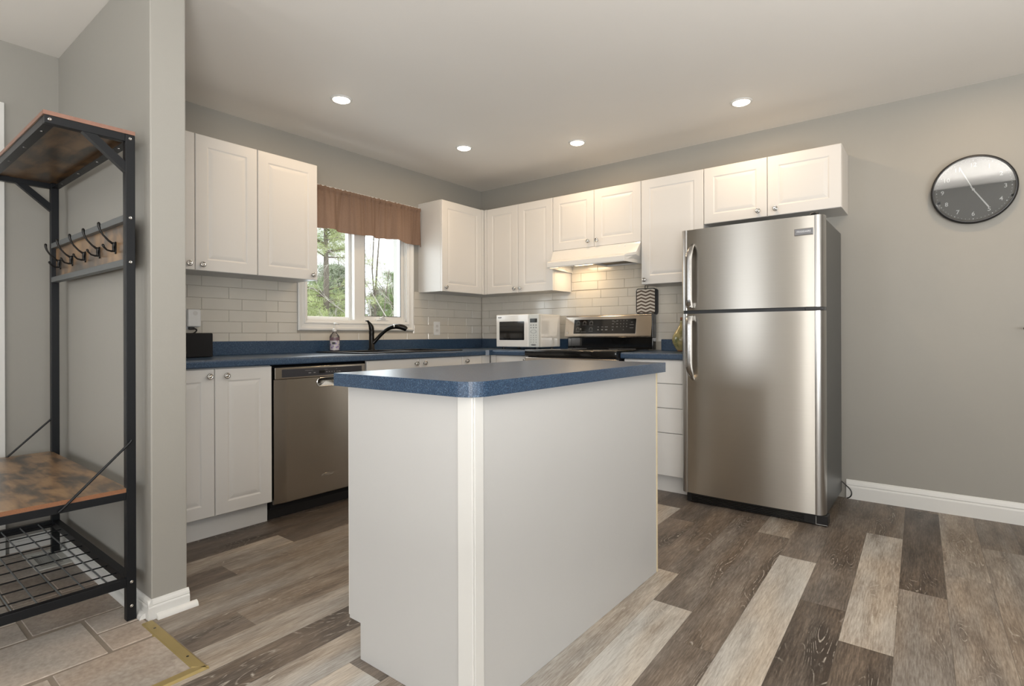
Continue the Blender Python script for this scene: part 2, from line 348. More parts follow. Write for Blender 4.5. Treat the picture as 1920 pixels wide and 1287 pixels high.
# ------------------------------------------------------------------ builders
WORLD = {}   # world position of every object (no rotations on things, except helpers that say so)
def wl(o): return WORLD.get(o.name, Vector((0, 0, 0)))
def thing(name, label, cat, loc=(0, 0, 0), group=None):
    o = bpy.data.objects.new(name, None); C.objects.link(o); o.location = loc; o.empty_display_size = 0.05
    WORLD[o.name] = Vector(loc); o['label'] = label; o['category'] = cat
    if group: o['group'] = group
    return o
def tag(o, label, cat, group=None):
    o['label'] = label; o['category'] = cat
    if group: o['group'] = group
    return o
def obj(name, bm, mat, parent=None, smooth=False, origin=None, normals=True):
    """bm is in world coordinates; the object's origin is the parent's place or `origin`."""
    if normals: bmesh.ops.recalc_face_normals(bm, faces=bm.faces)
    base = Vector(origin) if origin is not None else (wl(parent) if parent else Vector((0, 0, 0)))
    for v in bm.verts: v.co -= base
    me = bpy.data.meshes.new(name); bm.to_mesh(me); bm.free()
    mats = mat if isinstance(mat, (list, tuple)) else [mat]
    for k in mats: me.materials.append(k)
    if smooth:
        for p in me.polygons: p.use_smooth = True
        try: me.set_sharp_from_angle(angle=radians(smooth if smooth is not True else 40))
        except Exception: pass
    o = bpy.data.objects.new(name, me); C.objects.link(o)
    if parent: o.parent = parent; o.location = base - wl(parent)
    else: o.location = base
    WORLD[o.name] = base
    return o
def struct(name, bm, mat, label=None, parent=None, **k):
    o = obj(name, bm, mat, parent, **k)
    if parent is None: o['kind'] = 'structure'
    if label: o['label'] = label
    return o
def B(): return bmesh.new()
def box(bm, x0, x1, y0, y1, z0, z1, bev=0.0, seg=2, mi=0):
    if x0 > x1: x0, x1 = x1, x0
    if y0 > y1: y0, y1 = y1, y0
    if z0 > z1: z0, z1 = z1, z0
    r = bmesh.ops.create_cube(bm, size=1.0); vs = r['verts']
    for v in vs:
        v.co = Vector(((x0 + x1) / 2 + v.co.x * (x1 - x0), (y0 + y1) / 2 + v.co.y * (y1 - y0), (z0 + z1) / 2 + v.co.z * (z1 - z0)))
    fs = set(f for v in vs for f in v.link_faces)
    for f in fs: f.material_index = mi
    if bev:
        es = list(set(e for v in vs for e in v.link_edges))
        r = bmesh.ops.bevel(bm, geom=es, offset=min(bev, 0.45 * min(x1 - x0, y1 - y0, z1 - z0)), segments=seg, affect='EDGES', profile=0.5)
        for f in r['faces']: f.material_index = mi
    return bm
def bx(*a, **k):
    return box(B(), *a, **k)
def frame_of(axis):
    """local (u,v,w) -> world for faces that look along `axis`; v is always up"""
    return {'-y': (Vector((1, 0, 0)), Vector((0, 0, 1)), Vector((0, -1, 0))),
            '+x': (Vector((0, 1, 0)), Vector((0, 0, 1)), Vector((1, 0, 0))),
            '-x': (Vector((0, -1, 0)), Vector((0, 0, 1)), Vector((-1, 0, 0))),
            '+z': (Vector((1, 0, 0)), Vector((0, 1, 0)), Vector((0, 0, 1))),
            '-z': (Vector((1, 0, 0)), Vector((0, -1, 0)), Vector((0, 0, -1)))}[axis]
def P(axis, o, u, v, w_):
    U, V, W = frame_of(axis); return Vector(o) + U * u + V * v + W * w_
def ring_panel(bm, axis, o, w_, h, rings, back):
    """slab whose front is a nest of rectangles: rings = [(inset, height)]; back = depth of its rear face"""
    rows = []
    lst = [(0, -back)] + list(rings)
    for ins, d in lst:
        rows.append([bm.verts.new(P(axis, o, *c, d)) for c in ((ins, ins), (w_ - ins, ins), (w_ - ins, h - ins), (ins, h - ins))])
    for a, b in zip(rows, rows[1:]):
        for i in range(4):
            j = (i + 1) % 4; bm.faces.new((a[i], a[j], b[j], b[i]))
    bm.faces.new(rows[-1]); bm.faces.new(rows[0][::-1])
    return bm
def lathe(bm, prof, axis='+z', o=(0, 0, 0), n=24, cap=True):
    """prof = [(r, t)] ; revolved about the axis through o"""
    U, V, W = frame_of(axis); o = Vector(o); rows = []
    for r, t in prof:
        if r < 1e-6: rows.append([bm.verts.new(o + W * t)])
        else: rows.append([bm.verts.new(o + W * t + (U * cos(2 * pi * i / n) + V * sin(2 * pi * i / n)) * r) for i in range(n)])
    for a, b in zip(rows, rows[1:]):
        for i in range(n):
            j = (i + 1) % n
            if len(a) == 1 and len(b) == 1: continue
            if len(a) == 1: bm.faces.new((a[0], b[j], b[i]))
            elif len(b) == 1: bm.faces.new((a[i], a[j], b[0]))
            else: bm.faces.new((a[i], a[j], b[j], b[i]))
    if cap:
        if len(rows[0]) > 1: bm.faces.new(rows[0][::-1])
        if len(rows[-1]) > 1: bm.faces.new(rows[-1])
    return bm
def tube(bm, pts, rad, n=10, cap=True, flat=1.0):
    pts = [Vector(p) for p in pts]; m = len(pts)
    rads = rad if isinstance(rad, (list, tuple)) else [rad] * m
    t0 = (pts[1] - pts[0]).normalized()
    ref = Vector((0, 0, 1)) if abs(t0.z) < 0.9 else Vector((1, 0, 0))
    nrm = (ref - t0 * ref.dot(t0)).normalized(); rows = []
    for i in range(m):
        if i == 0: t = t0
        elif i == m - 1: t = (pts[-1] - pts[-2]).normalized()
        else: t = (pts[i + 1] - pts[i - 1]).normalized()
        nrm = (nrm - t * nrm.dot(t)).normalized(); bn = t.cross(nrm)
        rows.append([bm.verts.new(pts[i] + (nrm * cos(2 * pi * k / n) + bn * sin(2 * pi * k / n) * flat) * rads[i]) for k in range(n)])
    for a, b in zip(rows, rows[1:]):
        for i in range(n):
            j = (i + 1) % n; bm.faces.new((a[i], a[j], b[j], b[i]))
    if cap: bm.faces.new(rows[0][::-1]); bm.faces.new(rows[-1])
    return bm
def bez(p0, p1, p2, p3, n=10):
    p0, p1, p2, p3 = map(Vector, (p0, p1, p2, p3)); out = []
    for i in range(n + 1):
        t = i / n; out.append(p0 * (1 - t) ** 3 + p1 * 3 * t * (1 - t) ** 2 + p2 * 3 * t * t * (1 - t) + p3 * t ** 3)
    return out
def prism(bm, poly, axis, o, d0, d1, mi=0):
    """polygon in the (u,v) plane of axis, from depth d0 to d1"""
    a = [bm.verts.new(P(axis, o, u, v, d0)) for u, v in poly]; b = [bm.verts.new(P(axis, o, u, v, d1)) for u, v in poly]
    n = len(poly); fs = []
    for i in range(n):
        j = (i + 1) % n; fs.append(bm.faces.new((a[i], a[j], b[j], b[i])))
    fs.append(bm.faces.new(b)); fs.append(bm.faces.new(a[::-1]))
    for f in fs: f.material_index = mi
    return bm
def rrect(x0, y0, x1, y1, r, n=6):
    out = []
    for cx, cy, a0 in ((x1 - r, y0 + r, -pi / 2), (x1 - r, y1 - r, 0), (x0 + r, y1 - r, pi / 2), (x0 + r, y0 + r, pi)):
        for i in range(n + 1):
            a = a0 + pi / 2 * i / n; out.append((cx + r * cos(a), cy + r * sin(a)))
    return out
def text_bm(txt, size, axis, o, depth=0.0006, align='CENTER', shear=0.0, space=1.0, bold=0.0, sx=1.0):
    cu = bpy.data.curves.new('lettering', 'FONT'); cu.body = txt; cu.size = size; cu.align_x = align; cu.align_y = 'CENTER'
    cu.extrude = depth; cu.shear = shear; cu.space_character = space; cu.offset = bold; cu.resolution_u = 3
    ob = bpy.data.objects.new('lettering', cu); C.objects.link(ob)
    bpy.context.view_layer.update()
    me = bpy.data.meshes.new_from_object(ob.evaluated_get(bpy.context.evaluated_depsgraph_get()))
    bm = B(); bm.from_mesh(me)
    for v in bm.verts: v.co = P(axis, o, v.co.x * sx, v.co.y, v.co.z)
    bpy.data.objects.remove(ob); bpy.data.curves.remove(cu); bpy.data.meshes.remove(me)
    return bm
def join(bm, other):
    me = bpy.data.meshes.new('tmp'); other.to_mesh(me); other.free(); bm.from_mesh(me); bpy.data.meshes.remove(me); return bm

# ------------------------------------------------------------------ room shell
XR, YF, ZC = 6.2, -7.2, 2.386          # right wall, front wall (behind the camera), ceiling
PX, PY0, PY1 = 1.235, -3.197, -3.079   # partition end and its two faces
XE = 0.045                              # inner face of the entry wall

# floor: every plank is a quad with its own tone
random.seed(11)
def clip(poly, a, b, c):   # keep a*x+b*y<=c
    out = []
    for i in range(len(poly)):
        p, q = poly[i], poly[(i + 1) % len(poly)]
        dp, dq = a * p[0] + b * p[1] - c, a * q[0] + b * q[1] - c
        if dp <= 0: out.append(p)
        if dp * dq < 0:
            t = dp / (dp - dq); out.append((p[0] + (q[0] - p[0]) * t, p[1] + (q[1] - p[1]) * t))
    return out
SH = -0.0254
known = {-16: (-1.2, .22, .20),   # column: (y of a plank end, tone above it, tone below it)
    -15: (-1.2, .22, .20), -14: (-2.49, .20, .62), -13: (-2.837, .50, .26), -12: (-1.9, .50, .50), -11: (-2.2, .54, .52),
    -10: (-2.988, .50, .34), -9: (-2.3, .58, .66), -8: (-2.5, .30, .30), -7: (-2.3, .72, .70), -6: (-2.92, .36, .86),
    -5: (-.83, .22, .74), -4: (-1.02, .26, .32), -3: (-1.687, .34, .72), -2: (-1.964, .36, .88), -1: (-.96, .56, .36),
    0: (-1.21, .32, .84), 1: (-1.619, .32, .16), 2: (-.633, .34, .74), 3: (-1.28, .20, .48), 4: (-1.00, .56, .52),
    5: (-.54, .36, .54), 6: (-.9, .26, .50), 7: (-.4, .4, .6), 8: (-.8, .5, .35)}
extra = {(-15, -2): .20, (-16, -2): .20, (2, -2): .22, (0, -2): .5, (-1, -2): .34}
bmf = B(); uvl = bmf.loops.layers.uv.new('UVMap')
ft = bmf.faces.layers.float.new('tone'); fr_ = bmf.faces.layers.float.new('rnd')
regions = [(0.0, XR, PY0 - .02, 0.0), (1.69, XR, YF, PY0 - .02)]
for k in range(-20, 24):
    x0 = 2.847 + .15 * k
    ks = known.get(k); ye = ks[0] if ks else -random.random() * 1.22
    for r in range(-3, 8):
        yt = ye + 1.22 * (1 - r) + 1.22 - 1.22; yt = ye + 1.22 - 1.22 * r; yb = yt - 1.22
        if ks and r < 0: tone = .30
        elif ks and r == 0: tone = ks[1]
        elif ks and r == 1: tone = ks[2]
        else: tone = extra.get((k, -r), random.choice((.2, .32, .36, .5, .55, .7, .85)))
        rnd = random.random()
        quad = [(x0 + SH * yb, yb), (x0 + .15 + SH * yb, yb), (x0 + .15 + SH * yt, yt), (x0 + SH * yt, yt)]
        for (a, b, c, d) in regions:
            pg = quad
            for pl in ((-1, 0, -a), (1, 0, b), (0, -1, -c), (0, 1, d)):
                pg = clip(pg, *pl)
                if len(pg) < 3: break
            if len(pg) < 3: continue
            try: f = bmf.faces.new([bmf.verts.new((x, y, 0)) for x, y in pg])
            except Exception: continue
            f[ft] = tone; f[fr_] = rnd
            for lp in f.loops:
                x, y = lp.vert.co.x, lp.vert.co.y
                lp[uvl].uv = (x - x0 - SH * y, y - yb)
bmesh.ops.recalc_face_normals(bmf, faces=bmf.faces)
for f in bmf.faces:
    if f.normal.z < 0: f.normal_flip()
box(bmf, 0, XR, YF, 0, -0.10, -0.004, mi=1)
struct('floor', bmf, [M['plank'], M['blackmatte']], 'weathered grey and brown wood-look plank floor', normals=False)

# entry floor of stone-look tiles
bme = B(); ft = bme.faces.layers.float.new('tone')
box(bme, XE, 1.69, YF, PY0, -0.003, 0.0005, mi=1)
tiles = [(1.06, 1.21, -3.353, -3.215, .45), (1.215, 1.368, -3.353, -3.215, .42), (1.072, 1.372, -3.655, -3.36, .5), (1.378, 1.70, -3.508, -3.22, .38),
         (1.39, 1.70, -3.66, -3.516, .5), (.745, 1.054, -3.492, -3.21, .3), (.90, 1.064, -3.66, -3.50, .5), (.44, .74, -3.345, -3.21, .35), (.44, .74, -3.492, -3.352, .22),
         (.59, .895, -3.66, -3.50, .45), (.14, .435, -3.492, -3.21, .38), (.29, .585, -3.66, -3.50, .3), (.05, .135, -3.345, -3.21, .4), (.05, .135, -3.492, -3.352, .3), (.05, .285, -3.66, -3.50, .45)]
for i in range(6):
    for j in range(11):
        tiles.append((.05 + .3 * i + .003, min(.05 + .3 * (i + 1), 1.70) - .003, -3.665 - .3 * (j + 1) + .003, -3.665 - .3 * j - .003, random.uniform(.25, .55)))
for (a, b, c, d, t) in tiles:
    n0 = len(bme.faces); bme.faces.ensure_lookup_table()
    before = set(bme.faces)
    box(bme, a + .003, min(b, 1.685) - .003, c + .003, d - .003, -.002, 0.003, bev=0.0018, seg=1)
    for f in bme.faces:
        if f not in before: f[ft] = t - .42
struct('floor_entry', bme, [M['stone'], M['stonegrout']], 'tan stone-look tile floor of the entry beside the plank floor')

# brass transition strips (an L around the tiled entry)
def strip(name, pts_uv, label):
    bm = B()
    lo = [bm.verts.new((x, y, .0005)) for x, y in pts_uv]
    cx = sum(p[0] for p in pts_uv) / 4; cy = sum(p[1] for p in pts_uv) / 4
    hi = []
    dx = pts_uv[1][0] - pts_uv[0][0]; dy = pts_uv[1][1] - pts_uv[0][1]
    L0 = Vector((pts_uv[3][0] - pts_uv[0][0], pts_uv[3][1] - pts_uv[0][1], 0)); L0.normalize(); L0 *= .007
    hi = [bm.verts.new((pts_uv[0][0] + L0.x, pts_uv[0][1] + L0.y, .0065)), bm.verts.new((pts_uv[1][0] + L0.x, pts_uv[1][1] + L0.y, .0065)),
          bm.verts.new((pts_uv[2][0] - L0.x, pts_uv[2][1] - L0.y, .0065)), bm.verts.new((pts_uv[3][0] - L0.x, pts_uv[3][1] - L0.y, .0065))]
    for i in range(4):
        j = (i + 1) % 4; bm.faces.new((lo[i], lo[j], hi[j], hi[i]))
    bm.faces.new(hi); bm.faces.new(lo[::-1])
    return struct(name, bm, M['brass'], label)
t1 = strip('trim_1', [(1.262, -3.240), (1.667, -3.240), (1.7075, -3.199), (1.262, -3.199)], 'brass transition strip running on from the wall end')
bm = B()
for x in (1.33, 1.60): lathe(bm, [(.004, .0064), (.004, .0072), (0, .0074)], '+z', (x, -3.219, 0), 10)
obj('screw', bm, M['darkchrome'], t1)
t2 = strip('trim_2', [(1.667, YF), (1.667, -3.2405), (1.7075, -3.1995), (1.7075, YF)], 'brass transition strip heading towards the viewer')
# the second strip is longer than wide in y, bevel along x is fine
# walls
WY0, WY1, WZ0, WZ1 = -1.840, -0.935, 1.118, 1.985     # window opening
bm = B()
box(bm, -.16, 0, PY1 - .06, WY0, 0, ZC); box(bm, -.16, 0, WY1, .16, 0, ZC)
box(bm, -.16, 0, WY0, WY1, 0, WZ0); box(bm, -.16, 0, WY0, WY1, WZ1, ZC)
struct('wall_left', bm, M['wall'], 'greige kitchen wall holding the window')
struct('wall_back', bx(0, XR + .16, 0, .16, 0, ZC), M['wall'], 'greige wall behind the range and refrigerator')
struct('wall_partition', bx(-.16, PX, PY0, PY1, 0, ZC, bev=.004), M['wall_light'], 'greige partition wall end between entry and kitchen')
bm = B(); box(bm, -.16, XE, YF, PY0, 0, ZC)
struct('wall_entry', bm, M['wall_light'], 'greige entry wall behind the hall tree')
# unseen right and front walls; their window openings are added to let light in
bm = B()
box(bm, XR, XR + .16, YF, -5.4, 0, ZC); box(bm, XR, XR + .16, -3.2, 0, 0, ZC); box(bm, XR, XR + .16, -5.4, -3.2, 0, .4); box(bm, XR, XR + .16, -5.4, -3.2, 2.1, ZC)
struct('wall_right', bm, M['wall'], 'greige wall with an added wide window, right of the viewer')
bm = B()
box(bm, 0, .35, YF - .16, YF, 0, ZC); box(bm, 1.35, 2.6, YF - .16, YF, 0, ZC); box(bm, 3.25, 4.5, YF - .16, YF, 0, ZC); box(bm, 6.0, XR, YF - .16, YF, 0, ZC)
for a, b in ((.35, 1.35), (2.6, 3.25), (4.5, 6.0)): box(bm, a, b, YF - .16, YF, 0, .3); box(bm, a, b, YF - .16, YF, 2.1, ZC)
struct('wall_front', bm, M['wall'], 'greige wall with added windows behind the viewer')
struct('ceiling', bx(-.16, XR + .16, YF - .16, .16, ZC, ZC + .12), M['ceil'], 'plain off-white ceiling with recessed lights')

# baseboards with an ogee profile
BBP = [(0, 0), (.014, 0), (.014, .072), (.0125, .078), (.0105, .081), (.012, .088), (.0095, .100), (.0055, .108), (.004, .114), (0, .116)]
def baseboard(name, axis, o, length, label, h=1.0, th=1.0):
    bm = B(); U, V, W = frame_of(axis)
    a = [bm.verts.new(Vector(o) + W * w_ * th + V * v * h) for w_, v in BBP]; b = [bm.verts.new(Vector(o) + U * length + W * w_ * th + V * v * h) for w_, v in BBP]
    n = len(BBP)
    for i in range(n): j = (i + 1) % n; bm.faces.new((a[i], a[j], b[j], b[i]))
    bm.faces.new(a[::-1]); bm.faces.new(b)
    return struct(name, bm, M['trim'], label)
baseboard('baseboard_back', '-y', (3.0, -.0005, 0), 3.2, 'white moulded baseboard right of the refrigerator')
baseboard('baseboard_partition', '-y', (XE, PY0 - .0005, 0), PX - XE + .013, 'white baseboard along the partition behind the hall tree', .60)
baseboard('baseboard_end', '+x', (PX + .0005, PY0 - .014, 0), PY1 - PY0 + .018, 'white baseboard wrapping the partition end', .60)
baseboard('baseboard_entry', '+x', (XE + .0005, -3.385, 0), .185, 'white baseboard stub on the entry wall', .60)
def quarter(name, axis, o, length, label):
    bm = B(); pr = [(0, 0)] + [(.019 * cos(a), .019 * sin(a)) for a in [i * pi / 2 / 6 for i in range(7)]]
    U, V, W = frame_of(axis)
    a = [bm.verts.new(Vector(o) + W * w_ + V * v) for w_, v in pr]; b = [bm.verts.new(Vector(o) + U * length + W * w_ + V * v) for w_, v in pr]
    n = len(pr)
    for i in range(n): j = (i + 1) % n; bm.faces.new((a[i], a[j], b[j], b[i]))
    bm.faces.new(a[::-1]); bm.faces.new(b)
    return struct(name, bm, M['trim'], label, smooth=True)
quarter('trim_3', '-y', (XE, PY0 - .015, .003), 1.225 - XE, 'white shoe moulding at the foot of the partition in the entry')
quarter('trim_4', '+x', (PX + .0150, PY0 + .010, .0005), .135, 'white shoe moulding below the partition end')

# entry door casing at the very left
bm = B(); box(bm, XE, XE + .018, -3.465, -3.398, 0, 2.095, bev=.003); box(bm, XE + .0175, XE + .024, -3.45, -3.425, 0, 2.085, bev=.002)
box(bm, XE, XE + .018, -4.365, -4.30, 0, 2.095, bev=.003); box(bm, XE + .0005, XE + .0175, -4.2995, -3.4655, 2.031, 2.0945, bev=.003)
struct('trim_5', bm, M['trim'], 'white casing of the entry door at the left edge')
bm = B(); box(bm, XE, XE + .010, -4.30, -3.465, 0, 2.03, bev=.002)
d = struct('door_1', bm, M['trim'], 'white entry door beyond the hall tree')

# ------------------------------------------------------------------ kitchen window
win = thing('window_1', 'white two-light kitchen window over the sink', 'window', (0, -1.39, 1.1)); win['kind'] = 'structure'
def frame_sweep(bm, prof, x_at, y0, y1, z0, z1):
    """moulding swept round an opening with mitred corners; prof = [(outward offset, depth)]"""
    rows = [[bm.verts.new((x_at + d, *c)) for c in ((y0 - o_, z0 - o_), (y1 + o_, z0 - o_), (y1 + o_, z1 + o_), (y0 - o_, z1 + o_))] for o_, d in prof]
    for a, b in zip(rows, rows[1:]):
        for i in range(4): j = (i + 1) % 4; bm.faces.new((a[i], a[j], b[j], b[i]))
    return bm
co = .068
bm = frame_sweep(B(), [(-.004, .0005), (-.004, .011), (.004, .013), (.010, .018), (.018, .018), (.022, .013), (.044, .015), (.050, .021), (.062, .022), (.068, .018), (.068, .0005)], 0, WY0, WY1, WZ0, WZ1)
obj('casing', bm, M['trim'], win)
bm = B()   # jamb extension + vinyl frame
box(bm, -.10, .0, WY0, WY0 + .012, WZ0, WZ1); box(bm, -.10, .0, WY1 - .012, WY1, WZ0, WZ1); box(bm, -.10, .0, WY0, WY1, WZ0, WZ0 + .012); box(bm, -.10, .0, WY0, WY1, WZ1 - .012, WZ1)
box(bm, -.13, -.02, WY0 + .012, WY0 + .022, WZ0, WZ1); 
box(bm, -.13, -.012, -1.432, -1.365, WZ0 + .012, WZ1 - .012, bev=.003)
obj('window_frame', bm, M['trim'], win)
def sash(y0, y1, z0, z1, x, wd, mat, name='sash'):
    bm = B()
    box(bm, x - .03, x, y0, y0 + wd, z0, z1, bev=.003); box(bm, x - .03, x, y1 - wd, y1, z0, z1, bev=.003)
    box(bm, x - .03, x, y0 + wd, y1 - wd, z0, z0 + wd, bev=.003); box(bm, x - .03, x, y0 + wd, y1 - wd, z1 - wd, z1, bev=.003)
    s = obj(name, bm, mat, win)
    bm = B(); v = [bm.verts.new((x - .015, a, b)) for a, b in ((y0 + wd, z0 + wd), (y1 - wd, z0 + wd), (y1 - wd, z1 - wd), (y0 + wd, z1 - wd))]; bm.faces.new(v)
    p = obj('pane', bm, M['pane'], s)
    return s
sash(WY0 + .022, -1.432, WZ0 + .012, WZ1 - .012, -.055, .022, M['trim'])
s2 = sash(-1.365, WY1 - .012, WZ0 + .012, WZ1 - .012, -.018, .032, M['trim'])
bm = B()   # dark gasket around the right pane
ya, yb, za, zb = -1.365 + .032, WY1 - .044, WZ0 + .044, WZ1 - .044
for a in ((ya, ya + .003, za, zb), (yb - .003, yb, za, zb), (ya, yb, za, za + .003), (ya, yb, zb - .003, zb)): box(bm, -.0225, -.0175, *a)
obj('gasket', bm, M['rubber'], s2)
bm = B()   # crank operator
box(bm, -.018, .006, -1.24, -1.12, WZ0 + .010, WZ0 + .022, bev=.004); box(bm, -.014, .012, -1.20, -1.15, WZ0 + .020, WZ0 + .036, bev=.005)
tube(bm, [(.008, -1.165, WZ0 + .034), (.014, -1.185, WZ0 + .040), (.016, -1.215, WZ0 + .030)], .005, 8)
obj('crank', bm, M['white_plastic'], win)

# frames of the unseen windows added for fill light
w2 = thing('added_window_2', 'unseen wide window added behind the viewer to light the room', 'window', (2.9, YF, .3)); w2['kind'] = 'structure'
bm = B()
for x in (.35, 1.29, 2.6, 3.19, 4.5, 5.94): box(bm, x, x + .06, YF - .10, YF - .03, .3, 2.1, bev=.004)
for a, b in ((.35, 1.35), (2.6, 3.25), (4.5, 6.0)): box(bm, a, b, YF - .10, YF - .03, .3, .36); box(bm, a, b, YF - .10, YF - .03, 2.04, 2.1)
obj('window_frame', bm, M['trim'], w2)
w3 = thing('added_window_3', 'unseen wide window added right of the viewer to light the room', 'window', (XR, -4.3, .4)); w3['kind'] = 'structure'
bm = B()
for y in (-5.4, -4.33, -3.26): box(bm, XR + .03, XR + .10, y, y + .06, .4, 2.1, bev=.004)
box(bm, XR + .03, XR + .10, -5.4, -3.2, .4, .46); box(bm, XR + .03, XR + .10, -5.4, -3.2, 2.04, 2.1)
obj('window_frame', bm, M['trim'], w3)

# ------------------------------------------------------------------ backsplash tiles
random.seed(5)
def tile_field(bm, axis, o, u0, u1, z0, z1, holes, off):
    th, tw, g = .0705, .238, .0009; r = 0; z = z0
    U, V, W = frame_of(axis)
    while z < z1 - .004:
        zt = min(z + th, z1); u = u0 - tw + (off + (0.08 if r % 2 else 0.0) + (0.0)) % tw
        while u < u1 - .003:
            a, b = max(u, u0), min(u + tw, u1)
            segs = [(a, b)] if b - a > .004 else []
            for (h0, h1, hz0, hz1) in holes:
                nxt = []
                for (s, e) in segs:
                    if zt - .01 <= hz0 or z + .01 >= hz1 or e <= h0 or s >= h1: nxt.append((s, e)); continue
                    if s < h0: nxt.append((s, h0))
                    if e > h1: nxt.append((h1, e))
                segs = nxt
            for (s, e) in segs:
                if e - s < .006: continue
                t1_, t2_ = random.uniform(-.0006, .0006), random.uniform(-.0004, .0004)
                rings = [(0, .0045), (.0016, .006)]
                rows = []
                for ins, d in [(0, 0)] + rings:
                    cs = ((s + g + ins, z + g + ins, -1, -1), (e - g - ins, z + g + ins, 1, -1), (e - g - ins, zt - g - ins, 1, 1), (s + g + ins, zt - g - ins, -1, 1))
                    rows.append([bm.verts.new(Vector(o) + U * cu + V * cv + W * (d + (t1_ * q + t2_ * qq if d else 0))) for cu, cv, q, qq in cs])
                for aa, bb in zip(rows, rows[1:]):
                    for i in range(4): j = (i + 1) % 4; bm.faces.new((aa[i], aa[j], bb[j], bb[i]))
                bm.faces.new(rows[-1])
            u += tw
        z = zt; r += 1
    return bm
bm = B()
tile_field(bm, '+x', (.002, 0, 0), -3.078, -.008, .960, 1.378, [(WY0 - co - .001, WY1 + co + .001, WZ0 - co, 3)], .0)
gr = [(-3.078, -.004, .90, 1.050), (-3.078, WY0 - co - .001, 1.05, 1.372), (WY1 + co + .001, -.004, 1.05, 1.372)]
for a, b, c, d in gr: box(bm, .0003, .0045, a, b, c, d, mi=1)
struct('trim_6', bm, [M['tile'], M['grout']], 'cream subway tile backsplash beside and below the window', normals=True)
bm = B()
tile_field(bm, '-y', (0, -.002, 0), .012, 2.232, .960, 1.378, [], .012)
tile_field(bm, '-y', (0, -.002, 0), 1.016, 1.771, 1.3835, 1.640, [], .012)
box(bm, .006, 2.232, -.0045, -.0003, .90, 1.372, mi=1); box(bm, 1.016, 1.771, -.0045, -.0003, 1.372, 1.64, mi=1)
struct('trim_7', bm, [M['tile'], M['grout']], 'cream subway tile backsplash behind the range and microwave')

# ------------------------------------------------------------------ cabinets
D = .285; ZT, ZB = 2.117, 1.372
DR = [(.0, -.003), (.003, 0), (.060, 0), (.063, -.0009), (.067, -.0036), (.071, -.0039), (.078, -.0021), (.086, -.0006), (.092, 0)]
FLAT = [(.0, -.002), (.002, 0)]
def knob_bm(axis):
    return lathe(B(), [(.0065, 0), (.0055, .006), (.006, .011), (.0125, .0155), (.0155, .019), (.0155, .0225), (.0135, .0250), (.0105, .0255), (.0085, .0238), (.0060, .0238), (.0045, .0262), (0, .0268)], axis, (0, 0, 0), 20)
KM = {}
def knob(parent, axis, at):
    if axis not in KM:
        b = knob_bm(axis); bmesh.ops.recalc_face_normals(b, faces=b.faces)
        me = bpy.data.meshes.new('knob'); b.to_mesh(me); b.free(); me.materials.append(M['chrome'])
        for p in me.polygons: p.use_smooth = True
        KM[axis] = me
    o = bpy.data.objects.new('knob', KM[axis]); C.objects.link(o); o.parent = parent
    o.location = Vector(at) - wl(parent); WORLD[o.name] = Vector(at)
    return o
def cab_door(parent, axis, o, w_, h, kn=None, flat=False, name='door', gap=.0015):
    """o is the lower left corner of the door front as seen; kn = (u,v) of its knob"""
    U, V, W = frame_of(axis)
    oo = Vector(o) + U * gap + V * gap
    bm = ring_panel(B(), axis, oo, w_ - 2 * gap, h - 2 * gap, FLAT if flat else DR, .018)
    d = obj(name, bm, M['cab'], parent, origin=oo)
    if kn: knob(d, axis, Vector(o) + U * kn[0] + V * kn[1] + W * .0002)
    return d
def wall_cab(label, axis, a0, a1, z0, z1, doors, group=None):
    """axis '-y' = on the back wall (a = x), '+x' = on the window wall (a = y)"""
    if axis == '-y': t = thing('wall_cabinet', label, 'cabinet', ((a0 + a1) / 2, -.14, z0), group); bm = bx(a0 + .0004, a1 - .0004, -(D - .020), -.0005, z0, z1, bev=.001, seg=1)
    else: t = thing('wall_cabinet', label, 'cabinet', (.14, (a0 + a1) / 2, z0), group); bm = bx(.0005, D - .020, a0 + .0004, a1 - .0004, z0, z1, bev=.001, seg=1)
    obj('cabinet_body', bm, M['cabside'], t)
    for (s, e, kn) in doors:
        o = (s, -D, z0 - .002) if axis == '-y' else (D, s, z0 - .002)
        cab_door(t, axis, o, e - s, z1 - z0 + .002, kn)
    return t
H = ZT - ZB
wall_cab('white two-door wall cabinet at the left, cut by the partition', '+x', -3.012, -2.3225, ZB, ZT, [(-3.012, -2.6673, (.345 - .035, .035)), (-2.6673, -2.3225, (.033, .034))], 'white wall cabinets')
wall_cab('single-door white wall cabinet just left of the window', '+x', -2.3215, -1.927, ZB, ZT, [(-2.3215, -1.927, (.395 - .040, .033))], 'white wall cabinets')
c = wall_cab('white wall cabinet right of the window, end panel facing it', '+x', -.8038, -.012, ZB, ZT, [(-.8038, -D - .030, (.036, .035))], 'white wall cabinets')
obj('filler', bx(D - .018, D, -D - .030, -D - .002, ZB, ZT), M['cab'], c)
c = wall_cab('white two-door wall cabinet over the microwave', '-y', D + .002, 1.0130, ZB, ZT, [(D + .030, .6598, (.3448 - .032, .035)), (.6598, 1.0130, (.030, .035))], 'white wall cabinets')
obj('filler', bx(D + .002, D + .030, -D, -D + .018, ZB, ZT), M['cab'], c)
wall_cab('short white two-door cabinet above the range hood', '-y', 1.0140, 1.7730, 1.6845, ZT, [(1.0140, 1.3903, (.376 - .045, .045)), (1.3903, 1.7730, (.030, .045))], 'white wall cabinets')
wall_cab('tall single-door white wall cabinet between hood and refrigerator', '-y', 1.7740, 2.2207, ZB, ZT, [(1.7740, 2.2207, (.030, .033))], 'white wall cabinets')
wall_cab('short white two-door cabinet above the refrigerator', '-y', 2.2217, 3.0140, 1.7469, ZT, [(2.2217, 2.6150, (.393 - .050, .040)), (2.6150, 3.0140, (.050, .040))], 'white wall cabinets')

